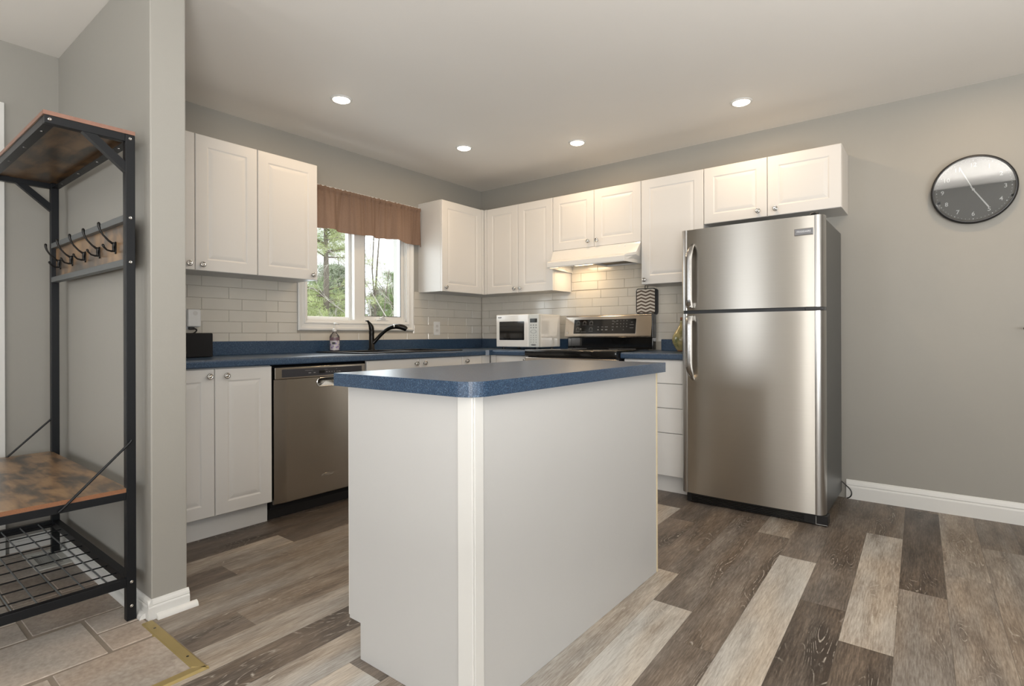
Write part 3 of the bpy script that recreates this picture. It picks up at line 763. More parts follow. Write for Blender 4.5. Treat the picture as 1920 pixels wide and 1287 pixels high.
# base cabinets
BF, ZBT, TK = .620, .853, .114
def base_cab(label, axis, a0, a1, fronts, toe=.565, name='base_cabinet', body_front=.600, body_top=ZBT - .001):
    if axis == '+x':
        t = thing(name, label, 'cabinet', (.3, (a0 + a1) / 2, 0), 'white base cabinets')
        bm = B(); box(bm, .0005, body_front, a0 + .0005, a1 - .0005, TK - .004, body_top); box(bm, .0005, toe - .012, a0 + .0005, a1 - .0005, .0006, TK - .004)
        obj('cabinet_body', bm, M['cabside'], t); obj('toe_kick', bx(toe - .012, toe, a0 + .0005, a1 - .0005, .0006, TK - .004), M['cabside'], t)
        for (s, e, z0, z1, kn, flat, nm) in fronts: cab_door(t, axis, (BF, s, z0), e - s, z1 - z0, kn, flat, nm)
    else:
        t = thing(name, label, 'cabinet', ((a0 + a1) / 2, -.3, 0), 'white base cabinets')
        bm = B(); box(bm, a0 + .0005, a1 - .0005, -(body_front - .02), -.0005, TK - .004, ZBT - .001); box(bm, a0 + .0005, a1 - .0005, -.530, -.0005, .0006, TK - .004)
        obj('cabinet_body', bm, M['cabside'], t); obj('toe_kick', bx(a0 + .0005, a1 - .0005, -.544, -.530, .0006, TK - .004), M['cabside'], t)
        for (s, e, z0, z1, kn, flat, nm) in fronts: cab_door(t, axis, (s, -.600, z0), e - s, z1 - z0, kn, flat, nm)
    return t
hb = ZBT - TK
base_cab('white two-door base cabinet left of the dishwasher', '+x', -3.012, -2.4165, [(-3.012, -2.7125, TK, ZBT - .003, (.300 - .030, hb - .040), False, 'door'), (-2.7125, -2.4165, TK, ZBT - .003, (.052, hb - .040), False, 'door')])
c = base_cab('white sink base cabinet right of the dishwasher, two knobs', '+x', -1.800, -.925, [(-1.798, -1.352, TK, ZBT + .001, (.446 - .040, hb - .034), False, 'door'), (-1.352, -.925, TK, ZBT + .001, (.039, hb - .034), False, 'door')], body_top=.715)
c = base_cab('narrow white base cabinet in the corner by the sink', '+x', -.924, -.012, [(-.924, -.700, TK, ZBT + .001, (.040, hb - .036), False, 'door')])
obj('filler', bx(BF - .018, BF - .002, -.698, -.604, TK, ZBT), M['cab'], c)
c = base_cab('narrow white base cabinet under the microwave', '-y', .626, 1.0125, [(.680, 1.010, TK, ZBT + .001, (.330 - .030, hb - .030), False, 'door')])
obj('filler', bx(.626, .678, -.599, -.583, TK, ZBT), M['cab'], c)
c = base_cab('white four-drawer base cabinet between range and refrigerator', '-y', 1.7900, 2.2165,
         [(1.795, 2.2150, .701, ZBT - .003, (.19, .075), True, 'drawer'), (1.795, 2.2150, .545, .700, (.19, .075), True, 'drawer'),
          (1.795, 2.2150, .387, .544, (.19, .075), True, 'drawer'), (1.795, 2.2150, TK, .386, (.19, .16), True, 'drawer')])

# ------------------------------------------------------------------ countertops
def top_profile_box(bm, x0, x1, y0, y1, z0, z1):
    return box(bm, x0, x1, y0, y1, z0, z1, bev=.0)
ZK0, ZK1 = .8545, .895
ct = thing('countertop', 'L-shaped blue laminate countertop under the window and into the corner', 'countertop', (.3, -1.5, ZK0))
SX0, SX1, SY0, SY1 = .100, .560, -1.760, -.930      # sink cut-out (outer rim is larger)
def counter_run(bm, axis_len0, axis_len1, along, front, back, profile_at):
    """extruded countertop profile with rolled front edge"""
    r = .014
    pr = [(back, ZK0), (front - .006, ZK0), (front, ZK0 + .006)]
    for i in range(7):
        a = i * (pi / 2) / 6; pr.append((front - r + r * cos(a), ZK1 - r + r * sin(a)))
    pr += [(back, ZK1)]
    return pr
bm = B()
def extr(bm, pr, along, t0, t1, mi=0):
    if along == 'y': mk = lambda p, t: (p[0], t, p[1])
    else: mk = lambda p, t: (t, -p[0], p[1])
    a = [bm.verts.new(mk(p, t0)) for p in pr]; b = [bm.verts.new(mk(p, t1)) for p in pr]; n = len(pr)
    for i in range(n): j = (i + 1) % n; bm.faces.new((a[i], a[j], b[j], b[i]))
    bm.faces.new(a[::-1]); bm.faces.new(b)
FR = .640
# split around the sink opening
extr(bm, counter_run(bm, 0, 0, 'y', FR, SX1, 0), 'y', -3.0765, -.66)
box(bm, .001, SX1, -3.0765, SY0, ZK0, ZK1); box(bm, .001, SX0, SY0, SY1, ZK0, ZK1); box(bm, .001, SX1, SY1, -.001, ZK0, ZK1)
box(bm, SX1, .66, -.66, -.001, ZK0, ZK1)
extr(bm, counter_run(bm, 0, 0, 'x', .625, .001, 0), 'x', .66, 1.0135)
prism(bm, [(FR - .001, -.625), (.661, -.625), (.661, -.66), (FR - .001, -.68)], '+z', (0, 0, 0), ZK0, ZK1 - .0005)
obj('counter_slab', bm, M['lam'], ct)
bm = B(); box(bm, .001, .020, -3.0765, -.001, ZK1 - .001, .980, bev=.004); box(bm, .020, 1.0135, -.020, -.001, ZK1 - .001, .980, bev=.004)
obj('backsplash_lip', bm, M['lam'], ct)
ct2 = thing('countertop', 'short blue laminate countertop between range and refrigerator', 'countertop', (2.0, -.3, ZK0))
bm = B(); extr(bm, counter_run(bm, 0, 0, 'x', .625, .001, 0), 'x', 1.7815, 2.2155)
obj('counter_slab', bm, M['lam'], ct2)
obj('backsplash_lip', bx(1.810, 2.2155, -.020, -.001, ZK1 - .001, .978, bev=.003), M['lam'], ct2)

# ------------------------------------------------------------------ sink + faucet + soap
sk = thing('sink', 'black drop-in double sink set in the blue counter', 'sink', (.33, -1.34, ZK1))
bm = B()
RX0, RX1, RY0, RY1 = .060, .590, -1.800, -.890
def tray(bm, x0, x1, y0, y1, zt, zb, ins=.02):
    t = [bm.verts.new((x, y, zt)) for x, y in ((x0, y0), (x1, y0), (x1, y1), (x0, y1))]
    b = [bm.verts.new((x, y, zb)) for x, y in ((x0 + ins, y0 + ins), (x1 - ins, y0 + ins), (x1 - ins, y1 - ins), (x0 + ins, y1 - ins))]
    for i in range(4): j = (i + 1) % 4; bm.faces.new((t[j], t[i], b[i], b[j]))
    bm.faces.new(b)
yc = -1.34
ZR = ZK1 + .009
box(bm, RX0, .165, RY0, RY1, ZK1 + .0004, ZR, bev=.003); box(bm, .535, RX1, RY0, RY1, ZK1 + .0004, ZR, bev=.003)
for (a, b) in ((RY0, -1.755), (yc - .02, yc + .02), (-.935, RY1)): box(bm, .163, .537, a, b, ZK1 + .0004, ZR, bev=.002)
obj('sink_rim', bm, M['sink'], sk)
for (a, b) in ((-1.752, yc - .022), (yc + .022, -.938)):
    bm = B(); tray(bm, .168, .532, a, b, ZK1 + .006, ZK1 - .17)
    r = bmesh.ops.solidify(bm, geom=bm.faces[:], thickness=.003)
    obj('bowl', bm, M['sink'], sk)
fc = thing('faucet', 'black pull-out kitchen faucet behind the sink', 'faucet', (.118, -1.375, ZR))
bm = lathe(B(), [(.026, ZR), (.026, ZR + .006), (.021, ZR + .012), (.019, 1.02), (.0205, 1.030), (.0205, 1.046), (.019, 1.052)], '+z', (.118, -1.375, 0), 24)
obj('faucet_body', bm, M['bronze'], fc, smooth=True)
bm = B()
path = bez((.125, -1.372, .955), (.15, -1.34, .985), (.185, -1.315, 1.068), (.245, -1.265, 1.078), 10) + bez((.245, -1.265, 1.078), (.275, -1.24, 1.082), (.295, -1.215, 1.075), (.308, -1.200, 1.056), 6)[1:]
tube(bm, path, [.015, .0145, .014, .0135, .0135, .0135, .0135, .0135, .014, .015, .0165, .018, .0195, .0205, .0205, .0195, .016][:len(path)], 14)
obj('spout', bm, M['bronze'], fc, smooth=True)
bm = lathe(B(), [(.0172, -.004), (.0178, 0), (.0172, .004)], '+z', (0, 0, 0), 16)
dirv = (Vector(path[-1]) - Vector(path[-3])).normalized(); q = dirv.to_track_quat('Z', 'Y').to_matrix().to_4x4(); q.translation = Vector(path[10])
q2 = (Vector(path[11]) - Vector(path[9])).normalized().to_track_quat('Z', 'Y').to_matrix().to_4x4(); q2.translation = Vector(path[10])
for v in bm.verts: v.co = q2 @ v.co
obj('collar', bm, M['chrome'], fc, smooth=True)
bm = B()
tube(bm, [(.118, -1.375, 1.046), (.118, -1.376, 1.062), (.118, -1.380, 1.080), (.118, -1.390, 1.098), (.118, -1.402, 1.112), (.118, -1.410, 1.122)], [.018, .0195, .018, .013, .009, .007], 14)
tube(bm, [(.118, -1.402, 1.113), (.118, -1.415, 1.122), (.118, -1.428, 1.121)], [.008, .006, .004], 8)
obj('handle', bm, M['bronze'], fc, smooth=True)

sx_, sy_ = .115, -1.690
sp = thing('soap_dispenser', 'clear pump soap bottle with purple label left of the faucet', 'soap bottle', (sx_, sy_, ZR))
sp.location.z = ZR; WORLD[sp.name] = Vector((sx_, sy_, ZR))
bm = lathe(B(), [(.030, ZR), (.034, ZR + .004), (.034, ZR + .098), (.031, ZR + .108), (.013, ZR + .132), (.013, ZR + .140)], '+z', (sx_, sy_, 0), 28)
obj('bottle', bm, M['bottle'], sp, smooth=True)
bm = lathe(B(), [(.0318, ZR + .004), (.0318, ZR + .090)], '+z', (sx_, sy_, 0), 28)
obj('liquid', bm, pmat('pale_lilac_soap', (0.42, 0.38, 0.40), 0.3), sp, smooth=True)
def band(r, z0, z1, a0, a1, n=14):
    bm = B(); lo, hi = [], []
    for i in range(n + 1):
        a = a0 + (a1 - a0) * i / n
        lo.append(bm.verts.new((sx_ + r * cos(a), sy_ + r * sin(a), z0))); hi.append(bm.verts.new((sx_ + r * cos(a), sy_ + r * sin(a), z1)))
    for i in range(n): bm.faces.new((lo[i], lo[i + 1], hi[i + 1], hi[i]))
    return bm
lb = obj('label', band(.0345, ZR + .008, ZR + .074, radians(-95), radians(40)), M['label'], sp, smooth=True)
obj('label_band', band(.0345, ZR + .075, ZR + .096, radians(-115), radians(60)), M['label_band'], sp, smooth=True)
obj('label_mark', band(.0349, ZR + .048, ZR + .064, radians(-60), radians(-25), 5), M['darkprint'], sp)
bm = B(); lathe(bm, [(.015, ZR + .138), (.015, ZR + .152), (.009, ZR + .158), (.0045, ZR + .160), (.0045, ZR + .186), (.011, ZR + .188), (.011, ZR + .196), (0, ZR + .199)], '+z', (sx_, sy_, 0), 20)
tube(bm, [(sx_, sy_, ZR + .192), (sx_, sy_ + .026, ZR + .192), (sx_, sy_ + .038, ZR + .186)], [.0045, .004, .003], 8)
obj('pump', bm, pmat('clear_white_pump', (0.62, 0.62, 0.60), 0.25), sp, smooth=True)

# ------------------------------------------------------------------ dishwasher
dw = thing('dishwasher', 'brushed stainless dishwasher with black control strip', 'dishwasher', (.3, -2.11, 0))
obj('tub', bx(.02, .585, -2.408, -1.806, .06, .843), M['blackmatte'], dw)
obj('toe_kick', bx(.52, .556, -2.408, -1.806, .001, .098), M['black'], dw)
y0, y1 = -2.403, -1.812
# door: gently bowed steel sheet
bm = B(); n = 14; rows = []
for z in (.092, .096, .772):
    rr = []
    for i in range(n + 1):
        t = i / n; y = y0 + (y1 - y0) * t; e = min(t, 1 - t) * (y1 - y0)
        x = .622 - .010 * max(0, 1 - e / .012) ** 2
        if z == .092: x -= .004
        rr.append(bm.verts.new((x, y, z)))
    rows.append(rr)
for a, b in zip(rows, rows[1:]):
    for i in range(n): bm.faces.new((a[i], a[i + 1], b[i + 1], b[i]))
box(bm, .590, .611, y0, y1, .092, .772)
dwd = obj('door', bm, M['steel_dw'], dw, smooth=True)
# handle pocket: curved scoop below the control strip
yp0, yp1 = -2.150, -2.005
bm = B(); prof = rrect(yp0, .715, yp1, .768, .022, 5)
outer = [bm.verts.new((.6235, a, b)) for a, b in prof]
mid = [bm.verts.new((.6255, yp0 + .0725 + (a - yp0 - .0725) * .96, .7415 + (b - .7415) * .9)) for a, b in prof]
inn = [bm.verts.new((.6230, yp0 + .0725 + (a - yp0 - .0725) * .90, .7435 + (b - .7435) * .78)) for a, b in prof]
cen = bm.verts.new((.6225, (yp0 + yp1) / 2, .748))
m_ = len(prof)
for i in range(m_):
    j = (i + 1) % m_
    bm.faces.new((outer[i], outer[j], mid[j], mid[i])); bm.faces.new((mid[i], mid[j], inn[j], inn[i])); bm.faces.new((inn[i], inn[j], cen))
obj('handle_pocket', bm, M['chrome'], dw, smooth=60)
obj('handle_slot', bx(.6225, .6262, yp0 + .018, yp1 - .030, .752, .768, bev=.001), M['blackgloss'], dw)
bm = B(); box(bm, .592, .624, y0, y1, .774, .838, bev=.003)
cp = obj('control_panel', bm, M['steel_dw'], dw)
obj('control_strip', bx(.622, .6255, y0 + .040, y1 - .026, .783, .827, bev=.001), M['darkprint'], cp)
obj('display', bx(.6253, .6262, -2.135, -2.098, .795, .811), M['blackgloss'], cp)
bm = B()
for i, (yy, ww) in enumerate(((-2.195, .016), (-2.165, .012), (-2.085, .008), (-2.068, .008), (-2.051, .006), (-2.034, .006), (-2.016, .006), (-2.000, .014))):
    box(bm, .6253, .6259, yy - ww / 2, yy + ww / 2, .799, .803)
for yy, ww in ((-2.20, .05), (-2.09, .02), (-2.02, .008)): box(bm, .6253, .6259, yy - ww / 2, yy + ww / 2, .815, .8165)
obj('panel_marks', bm, M['dimprint'], cp)
bm = text_bm('Whirlpool', .020, '+x', (.6222, -2.083, .198), shear=.35, space=.92)
join(bm, tube(B(), [(.6226, -2.118, .196), (.6226, -2.105, .206), (.6226, -2.085, .2085), (.6226, -2.066, .204), (.6226, -2.060, .196)], .0007, 5))
obj('logo', bm, M['alu'], dw)

# ------------------------------------------------------------------ range
rg = thing('range', 'slide-in electric range with stainless back panel and black glass cooktop', 'stove', (1.395, -.34, 0))
RX0_, RX1_ = 1.0155, 1.7785
obj('oven_body', bx(RX0_ + .003, RX1_ - .003, -.628, -.03, .02, .885), M['black'], rg)
dr = obj('oven_door', bx(RX0_ + .004, RX1_ - .004, -.665, -.629, .21, .848, bev=.004), M['steel_range'], rg)
obj('oven_window', bx(RX0_ + .10, RX1_ - .10, -.669, -.664, .33, .70, bev=.001), M['blackgloss'], dr)
bm = tube(B(), [(RX0_ + .05, -.715, .80), (RX1_ - .05, -.715, .80)], .011, 14)
for x in (RX0_ + .07, RX1_ - .07): tube(bm, [(x, -.664, .80), (x, -.715, .80)], .008, 10)
obj('handle', bm, M['black'], dr, smooth=True)
obj('storage_drawer', bx(RX0_ + .004, RX1_ - .004, -.660, -.629, .03, .205, bev=.004), M['steel_range'], rg)
bm = B(); box(bm, RX0_, RX1_, -.668, -.075, .886, .9055, bev=.004); box(bm, RX0_ + .002, RX1_ - .002, -.676, -.640, .858, .9035, bev=.009, seg=3)
ck = obj('cooktop', bm, M['blackgloss'], rg, smooth=True)
bm = B()
for (x, y, r) in ((1.20, -.50, .105), (1.60, -.50, .085), (1.20, -.22, .075), (1.59, -.22, .10)):
    obj('burner_ring', lathe(B(), [(r, .9056), (r, .9060), (r - .003, .9060), (r - .003, .9056)], '+z', (x, y, 0), 32, cap=False), M['dimprint'], ck)
obj('riser', bx(RX0_ + .045, RX1_ - .004, -.088, -.030, .900, .992, bev=.004), M['blackgloss'], rg)
obj('side_cap', bx(RX0_ + .002, RX0_ + .043, -.072, -.030, .900, .990, bev=.006), M['blackgloss'], rg)
# control panel: tilted stainless box
bm = B()
pr = [(-.030, .993), (-.104, .993), (-.106, .998), (-.078, 1.163), (-.068, 1.171), (-.030, 1.171)]
a = [bm.verts.new((RX0_ - .008, y, z)) for y, z in pr]; b = [bm.verts.new((RX1_ - .012, y, z)) for y, z in pr]
for i in range(len(pr)): j = (i + 1) % len(pr); bm.faces.new((a[i], a[j], b[j], b[i]))
bm.faces.new(a[::-1]); bm.faces.new(b)
es = [e for e in bm.edges if e.calc_length() > .5]
bmesh.ops.bevel(bm, geom=es, offset=.006, segments=3, affect='EDGES')
cpn = obj('control_panel', bm, M['steel_range'], rg, smooth=30)
obj('end_cap', bx(RX1_ - .0115, RX1_ - .002, -.096, -.030, .990, 1.168, bev=.006), M['black'], rg)
TA = math.atan2(.028, .165)
def on_panel(u, v, d):      # u along x, v up the tilted panel
    return Vector((u, -.1053 + v * sin(TA) - d * cos(TA), .998 + v * cos(TA) + d * sin(TA)))
def panel_poly(bm, poly, d0, d1):
    a = [bm.verts.new(on_panel(u, v, d0)) for u, v in poly]; b = [bm.verts.new(on_panel(u, v, d1)) for u, v in poly]; n = len(poly)
    for i in range(n): j = (i + 1) % n; bm.faces.new((a[i], a[j], b[j], b[i]))
    bm.faces.new(b); bm.faces.new(a[::-1])
def on_panel_text(s, size, u, v, d=.0026):
    t = text_bm(s, size, '-y', (0, 0, 0), depth=.0002)
    for vv in t.verts: vv.co = on_panel(u + vv.co.x, v + vv.co.z, d)
    return t
ux0, ux1 = 1.092, 1.640
bm = B(); panel_poly(bm, rrect(ux0 - .003, .021, ux1 + .003, .142, .006, 3), -.001, .0012); bz = obj('bezel', bm, M['chrome'], cpn)
bm = B(); panel_poly(bm, rrect(ux0, .024, ux1, .139, .004, 3), -.001, .0022); gp = obj('touch_glass', bm, M['blackgloss'], cpn)
bm = B()
def ring_on(bm, u, v, r, a0=0, a1=2 * pi, n=16, wdt=.0012):
    for i in range(n):
        s, e = a0 + (a1 - a0) * i / n, a0 + (a1 - a0) * (i + 1) / n
        q_ = [(u + r * cos(s), v + r * sin(s)), (u + r * cos(e), v + r * sin(e)), (u + (r - wdt) * cos(e), v + (r - wdt) * sin(e)), (u + (r - wdt) * cos(s), v + (r - wdt) * sin(s))]
        bm.faces.new([bm.verts.new(on_panel(a_, b_, .0024)) for a_, b_ in q_])
def dash(bm, u, v, w_, h=.0028):
    bm.faces.new([bm.verts.new(on_panel(a_, b_, .0024)) for a_, b_ in ((u - w_ / 2, v - h / 2), (u + w_ / 2, v - h / 2), (u + w_ / 2, v + h / 2), (u - w_ / 2, v + h / 2))])
for (u, v) in ((1.130, .112), (1.190, .112), (1.252, .112), (1.130, .060), (1.252, .060)):
    ring_on(bm, u, v, .016, radians(-30), radians(210)); ring_on(bm, u, v, .010, radians(-30), radians(210), wdt=.0009)
    for k in (-1, 0, 1): dash(bm, u + k * .013, v - .016, .006)
dash(bm, 1.158, .062, .008, .012); dash(bm, 1.185, .038, .04, .0015)
for u, w_ in ((1.318, .014), (1.354, .018), (1.390, .026)): dash(bm, u, .078, w_); dash(bm, u, .055, w_ * .8, .007)
for v in (.124, .102, .078): dash(bm, 1.446, v, .018); dash(bm, 1.482, v, .016)
dash(bm, 1.462, .116, .02, .0015); dash(bm, 1.446, .054, .008, .008)
for v, w_ in ((.112, .014), (.092, .034), (.068, .030)): dash(bm, 1.606, v, w_, .0022)
obj('panel_marks', bm, M['dimprint'], cpn, normals=False)
bm = B()
for i, ch in enumerate('123456789'): join(bm, on_panel_text(ch, .011, 1.512 + .026 * (i % 3), .125 - .0235 * (i // 3)))
join(bm, on_panel_text('0', .011, 1.538, .054))
obj('keypad_digits', bm, M['print'], cpn)
bm = B(); ring_on(bm, 1.033, .030, .0085, n=20, wdt=.0015)
for k in range(6):
    a = k * pi / 3; ring_on(bm, 1.033 + .004 * cos(a), .030 + .004 * sin(a), .0022, n=6, wdt=.001)
join(bm, on_panel_text('GE', .007, 1.033, .030, .0015))
obj('logo', bm, M['clockwhite'], cpn, normals=False)

# ------------------------------------------------------------------ range hood
hd = thing('range_hood', 'white under-cabinet range hood over the range', 'range hood', (1.39, -.2, 1.55))
HX0, HX1 = 1.0155, 1.7715
bm = B(); OY = (0, 0, 0)
def xprism(bm, poly, x0, x1):      # (y, z) outline extruded along x
    a = [bm.verts.new((x0, y, z)) for y, z in poly]; b = [bm.verts.new((x1, y, z)) for y, z in poly]; n = len(poly)
    for i in range(n): j = (i + 1) % n; bm.faces.new((a[i], a[j], b[j], b[i]))
    bm.faces.new(a[::-1]); bm.faces.new(b)
xprism(bm, [(-.010, 1.682), (-.285, 1.682), (-.292, 1.668), (-.335, 1.604), (-.335, 1.586), (-.010, 1.586)], HX0 + .002, HX1 - .002)
xprism(bm, [(-.335, 1.6035), (-.430, 1.580), (-.444, 1.568), (-.444, 1.536), (-.440, 1.530), (-.434, 1.530), (-.434, 1.566), (-.335, 1.586)], HX0 + .002, HX1 - .002)
xprism(bm, [(-.434, 1.5315), (-.434, 1.5665), (-.335, 1.5862), (-.012, 1.5862), (-.012, 1.5315)], HX0 + .0025, HX0 + .009)
xprism(bm, [(-.434, 1.5315), (-.434, 1.5665), (-.335, 1.5862), (-.012, 1.5862), (-.012, 1.5315)], HX1 - .009, HX1 - .0025)
for v in bm.verts:
    ins = .052 * min(1, max(0, (-v.co.y - .30) / .144))
    v.co.x += ins if v.co.x < 1.39 else -ins
obj('hood_shell', bm, M['white_enamel'], hd)
bm = B(); box(bm, 1.402, 1.668, -.328, -.102, 1.560, 1.568); f = obj('grease_filter', bm, M['gauze'], hd)
bm = B()
for (x0, x1, y0_, y1_) in ((1.385, 1.402, -.345, -.085), (1.668, 1.685, -.345, -.085), (1.402, 1.668, -.345, -.328), (1.402, 1.668, -.102, -.085)): box(bm, x0, x1, y0_, y1_, 1.548, 1.584)
obj('filter_frame', bm, M['cabside'], hd)
obj('lamp_lens', bx(1.12, 1.28, -.24, -.10, 1.574, 1.584, bev=.002), emat('hood_lamp', (1, .78, .50), 3.0), hd)
for x in (1.600, 1.645): obj('rocker_switch', bx(x, x + .018, -.2995, -.2885, 1.655, 1.665, bev=.002), M['white_plastic'], hd)
obj('logo', text_bm('GE', .012, '-y', (1.70, -.2925, 1.66), depth=.0008), M['grey_panel'], hd)
L = bpy.data.lights.new('hood_light', 'AREA'); L.shape = 'RECTANGLE'; L.size = .18; L.size_y = .12; L.energy = 1.15; L.color = (1, .74, .46)
o = bpy.data.objects.new('hood_light', L); C.objects.link(o); o.location = (1.20, -.17, 1.572)

# ------------------------------------------------------------------ microwave
X0, X1, Y0, Y1, Z0, Z1 = .533, .968, -.420, -.110, .914, 1.181
mw = thing('microwave', 'white countertop microwave with dark door window in the corner', 'microwave', (.75, -.26, .895))
obj('housing', bx(X0 + .003, X1, Y0 + .030, Y1, Z0, Z1 - .002, bev=.006), M['white_enamel'], mw)
XD = .868
dr = obj('door', bx(X0, XD - .0015, Y0, Y0 + .029, Z0 + .001, Z1, bev=.007, seg=3), M['white_enamel'], mw)
bm = B(); prism(bm, rrect(X0 + .036, .972, X0 + .293, 1.124, .006, 3), '-y', (0, 0, 0), -Y0 - .004, -Y0 + .0012)
obj('door_window', bm, M['blackgloss'], dr)
obj('logo', text_bm('SHARP', .0125, '-y', (X0 + .040, Y0 - .0002, 1.157), depth=.0006, bold=.0004), M['darkprint'], dr)
cp = obj('control_panel', bx(XD, X1, Y0 + .002, Y0 + .029, Z0 + .001, Z1 - .001, bev=.005), M['grey_panel'], mw)
obj('display', bx(XD + .014, XD + .084, Y0 + .0008, Y0 + .006, 1.112, 1.144, bev=.001), M['blackgloss'], cp)
bm = B()
for r in range(2):
    for k in range(3): box(bm, XD + .018 + .025 * k, XD + .030 + .025 * k, Y0 + .0006, Y0 + .004, 1.087 - .020 * r, 1.096 - .020 * r, bev=.001)
for r in range(4):
    for k in range(3): box(bm, XD + .020 + .025 * k, XD + .027 + .025 * k, Y0 + .0006, Y0 + .004, 1.007 - .018 * r, 1.013 - .018 * r, bev=.001)
for k in range(12):
    a = k * pi / 6
    box(bm, XD + .049 + .027 * cos(a) - .003, XD + .049 + .027 * cos(a) + .003, Y0 + .0006, Y0 + .004, 1.040 + .013 * sin(a) - .002, 1.040 + .013 * sin(a) + .002)
obj('keypad', bm, M['button'], cp)
bm = B(); prism(bm, [(XD + .049 + .026 * cos(2 * pi * i / 20), .934 + .006 * sin(2 * pi * i / 20)) for i in range(20)], '-y', (0, 0, 0), -Y0 - .004, -Y0 - .0006)
obj('open_button', bm, M['badge'], cp)
for x in (X0 + .04, X1 - .05):
    for y in (Y0 + .05, Y1 - .05):
        obj('foot', lathe(B(), [(.012, .8955), (.012, Z0 + .003)], '+z', (x, y, 0), 14), M['black'], mw)

# ------------------------------------------------------------------ refrigerator
fr = thing('refrigerator', 'tall stainless top-freezer refrigerator with grey sides', 'refrigerator', (2.62, -.35, 0))
FX0, FX1 = 2.217, 2.985
obj('cabinet_body', bx(FX0 + .013, 2.9805, -.618, -.045, .045, 1.632, bev=.006), M['fridge_side'], fr)
obj('toe_grille', bx(FX0 + .030, FX1 + .010, -.672, -.60, .006, .058, bev=.003), M['black'], fr)
bm = B()
for k in range(4): box(bm, FX0 + .06, FX1 - .10, -.676, -.671, .014 + .009 * k, .018 + .009 * k)
obj('grille_slats', bm, M['blackgloss'], fr)
bm = B(); box(bm, FX1 - .045, FX1 - .0435, -.6745, -.6715, .010, .050); box(bm, FX1 - .045, FX1 + .008, -.6745, -.6715, .008, .0095)
obj('pale_lines', bm, M['print'], fr)  # thin pale lines at the right end of the grille
for x in (FX0 + .06, FX1 - .06):
    for y in (-.10, -.55): obj('foot', lathe(B(), [(.018, .0005), (.018, .05)], '+z', (x, y, 0), 12), M['black'], fr)
FR_R = .050
def fridge_front(z0, z1):
    """shallow bowed sheet between the two rolled edge caps"""
    bm = B(); pts = []; n = 20; x0, x1 = FX0 + .042, FX1 - .045
    for i in range(n + 1):
        t = i / n; pts.append((x0 + (x1 - x0) * t, -.690 - .012 * (1 - (2 * t - 1) ** 2) ** .8))
    pts += [(x1, -.622), (x0, -.622)]
    prism(bm, pts, '+z', (0, 0, 0), z0, z1)
    return bm
def fridge_cap(side, z0, z1):
    wd = .042 if side < 0 else .045; bm = B(); pts = []
    xe, s_ = (FX0, 1) if side < 0 else (FX1, -1)
    for i in range(9):
        a = i * (pi / 2) / 8; pts.append((xe + s_ * (.036 - .036 * cos(a)), -.650 - .044 * sin(a)))
    pts.append((xe + s_ * (wd - .0008), -.6925)); pts.append((xe + s_ * (wd - .0008), -.623)); pts.append((xe, -.623))
    prism(bm, pts, '+z', (0, 0, 0), z0, z1)
    return bm
fd = obj('freezer_door', fridge_front(1.158, 1.641), M['steel'], fr, smooth=35)
rd = obj('fridge_door', fridge_front(.062, 1.137), M['steel'], fr, smooth=35)
for d_, a_, b_ in ((fd, 1.1575, 1.6415), (rd, .0615, 1.1375)):
    for sd in (-1, 1): obj('edge_cap', fridge_cap(sd, a_, b_), M['alu_cap'], d_, smooth=35)
obj('gasket', bx(FX0 + .010, FX1 - .010, -.660, -.612, 1.132, 1.163), M['black'], fr)
bm = B(); box(bm, FX1 - .09, FX1 - .004, -.694, -.64, 1.138, 1.157, bev=.003); obj('middle_hinge', bm, M['black'], fr)
bm = B(); box(bm, FX1 - .11, FX1 - .02, -.655, -.56, 1.6415, 1.650, bev=.002); lathe(bm, [(.022, 1.649), (.020, 1.656), (.012, 1.661), (0, 1.662)], '+z', (FX1 - .05, -.655, 0), 18)
obj('top_hinge', bm, M['black'], fr)
# bowed bar handles
def bar_handle(za, zb, arc_top, parent):
    # za = far (curved) end, zb = end at the door gap
    bm = B(); n = 22; rows = []
    xc = FX0 + .068
    for i in range(n + 1):
        t = i / n; z = za + (zb - za) * t
        off = .058 * min(1, (1 - (1 - min(t / .22, 1)) ** 2)) ** .9 * (1.0 if t < .86 else 1 - .25 * ((t - .86) / .14) ** 2)
        wd = .019 * (0.45 + .55 * min(1, t / .12))
        y = -.692 - off
        x = xc + .010 * (1 - min(1, t / .25))
        th = .012
        rows.append([bm.verts.new(p) for p in ((x - wd, y + th, z), (x - wd * .8, y, z), (x, y - .005, z), (x + wd * .8, y, z), (x + wd, y + th, z), (x, y + th * .7, z))])
    for a, b in zip(rows, rows[1:]):
        for i in range(6): j = (i + 1) % 6; bm.faces.new((a[i], a[j], b[j], b[i]))
    bm.faces.new(rows[0]); bm.faces.new(rows[-1][::-1])
    # stand-off at the gap end
    z = zb; s = 1 if zb > za else -1
    box(bm, xc - .014, xc + .014, -.742, -.692, min(zb - s * .03, zb), max(zb - s * .03, zb), bev=.003)
    return obj('handle', bm, M['alu'], parent, smooth=50)
bar_handle(1.556, 1.172, True, fd)
bar_handle(.738, 1.124, False, rd)
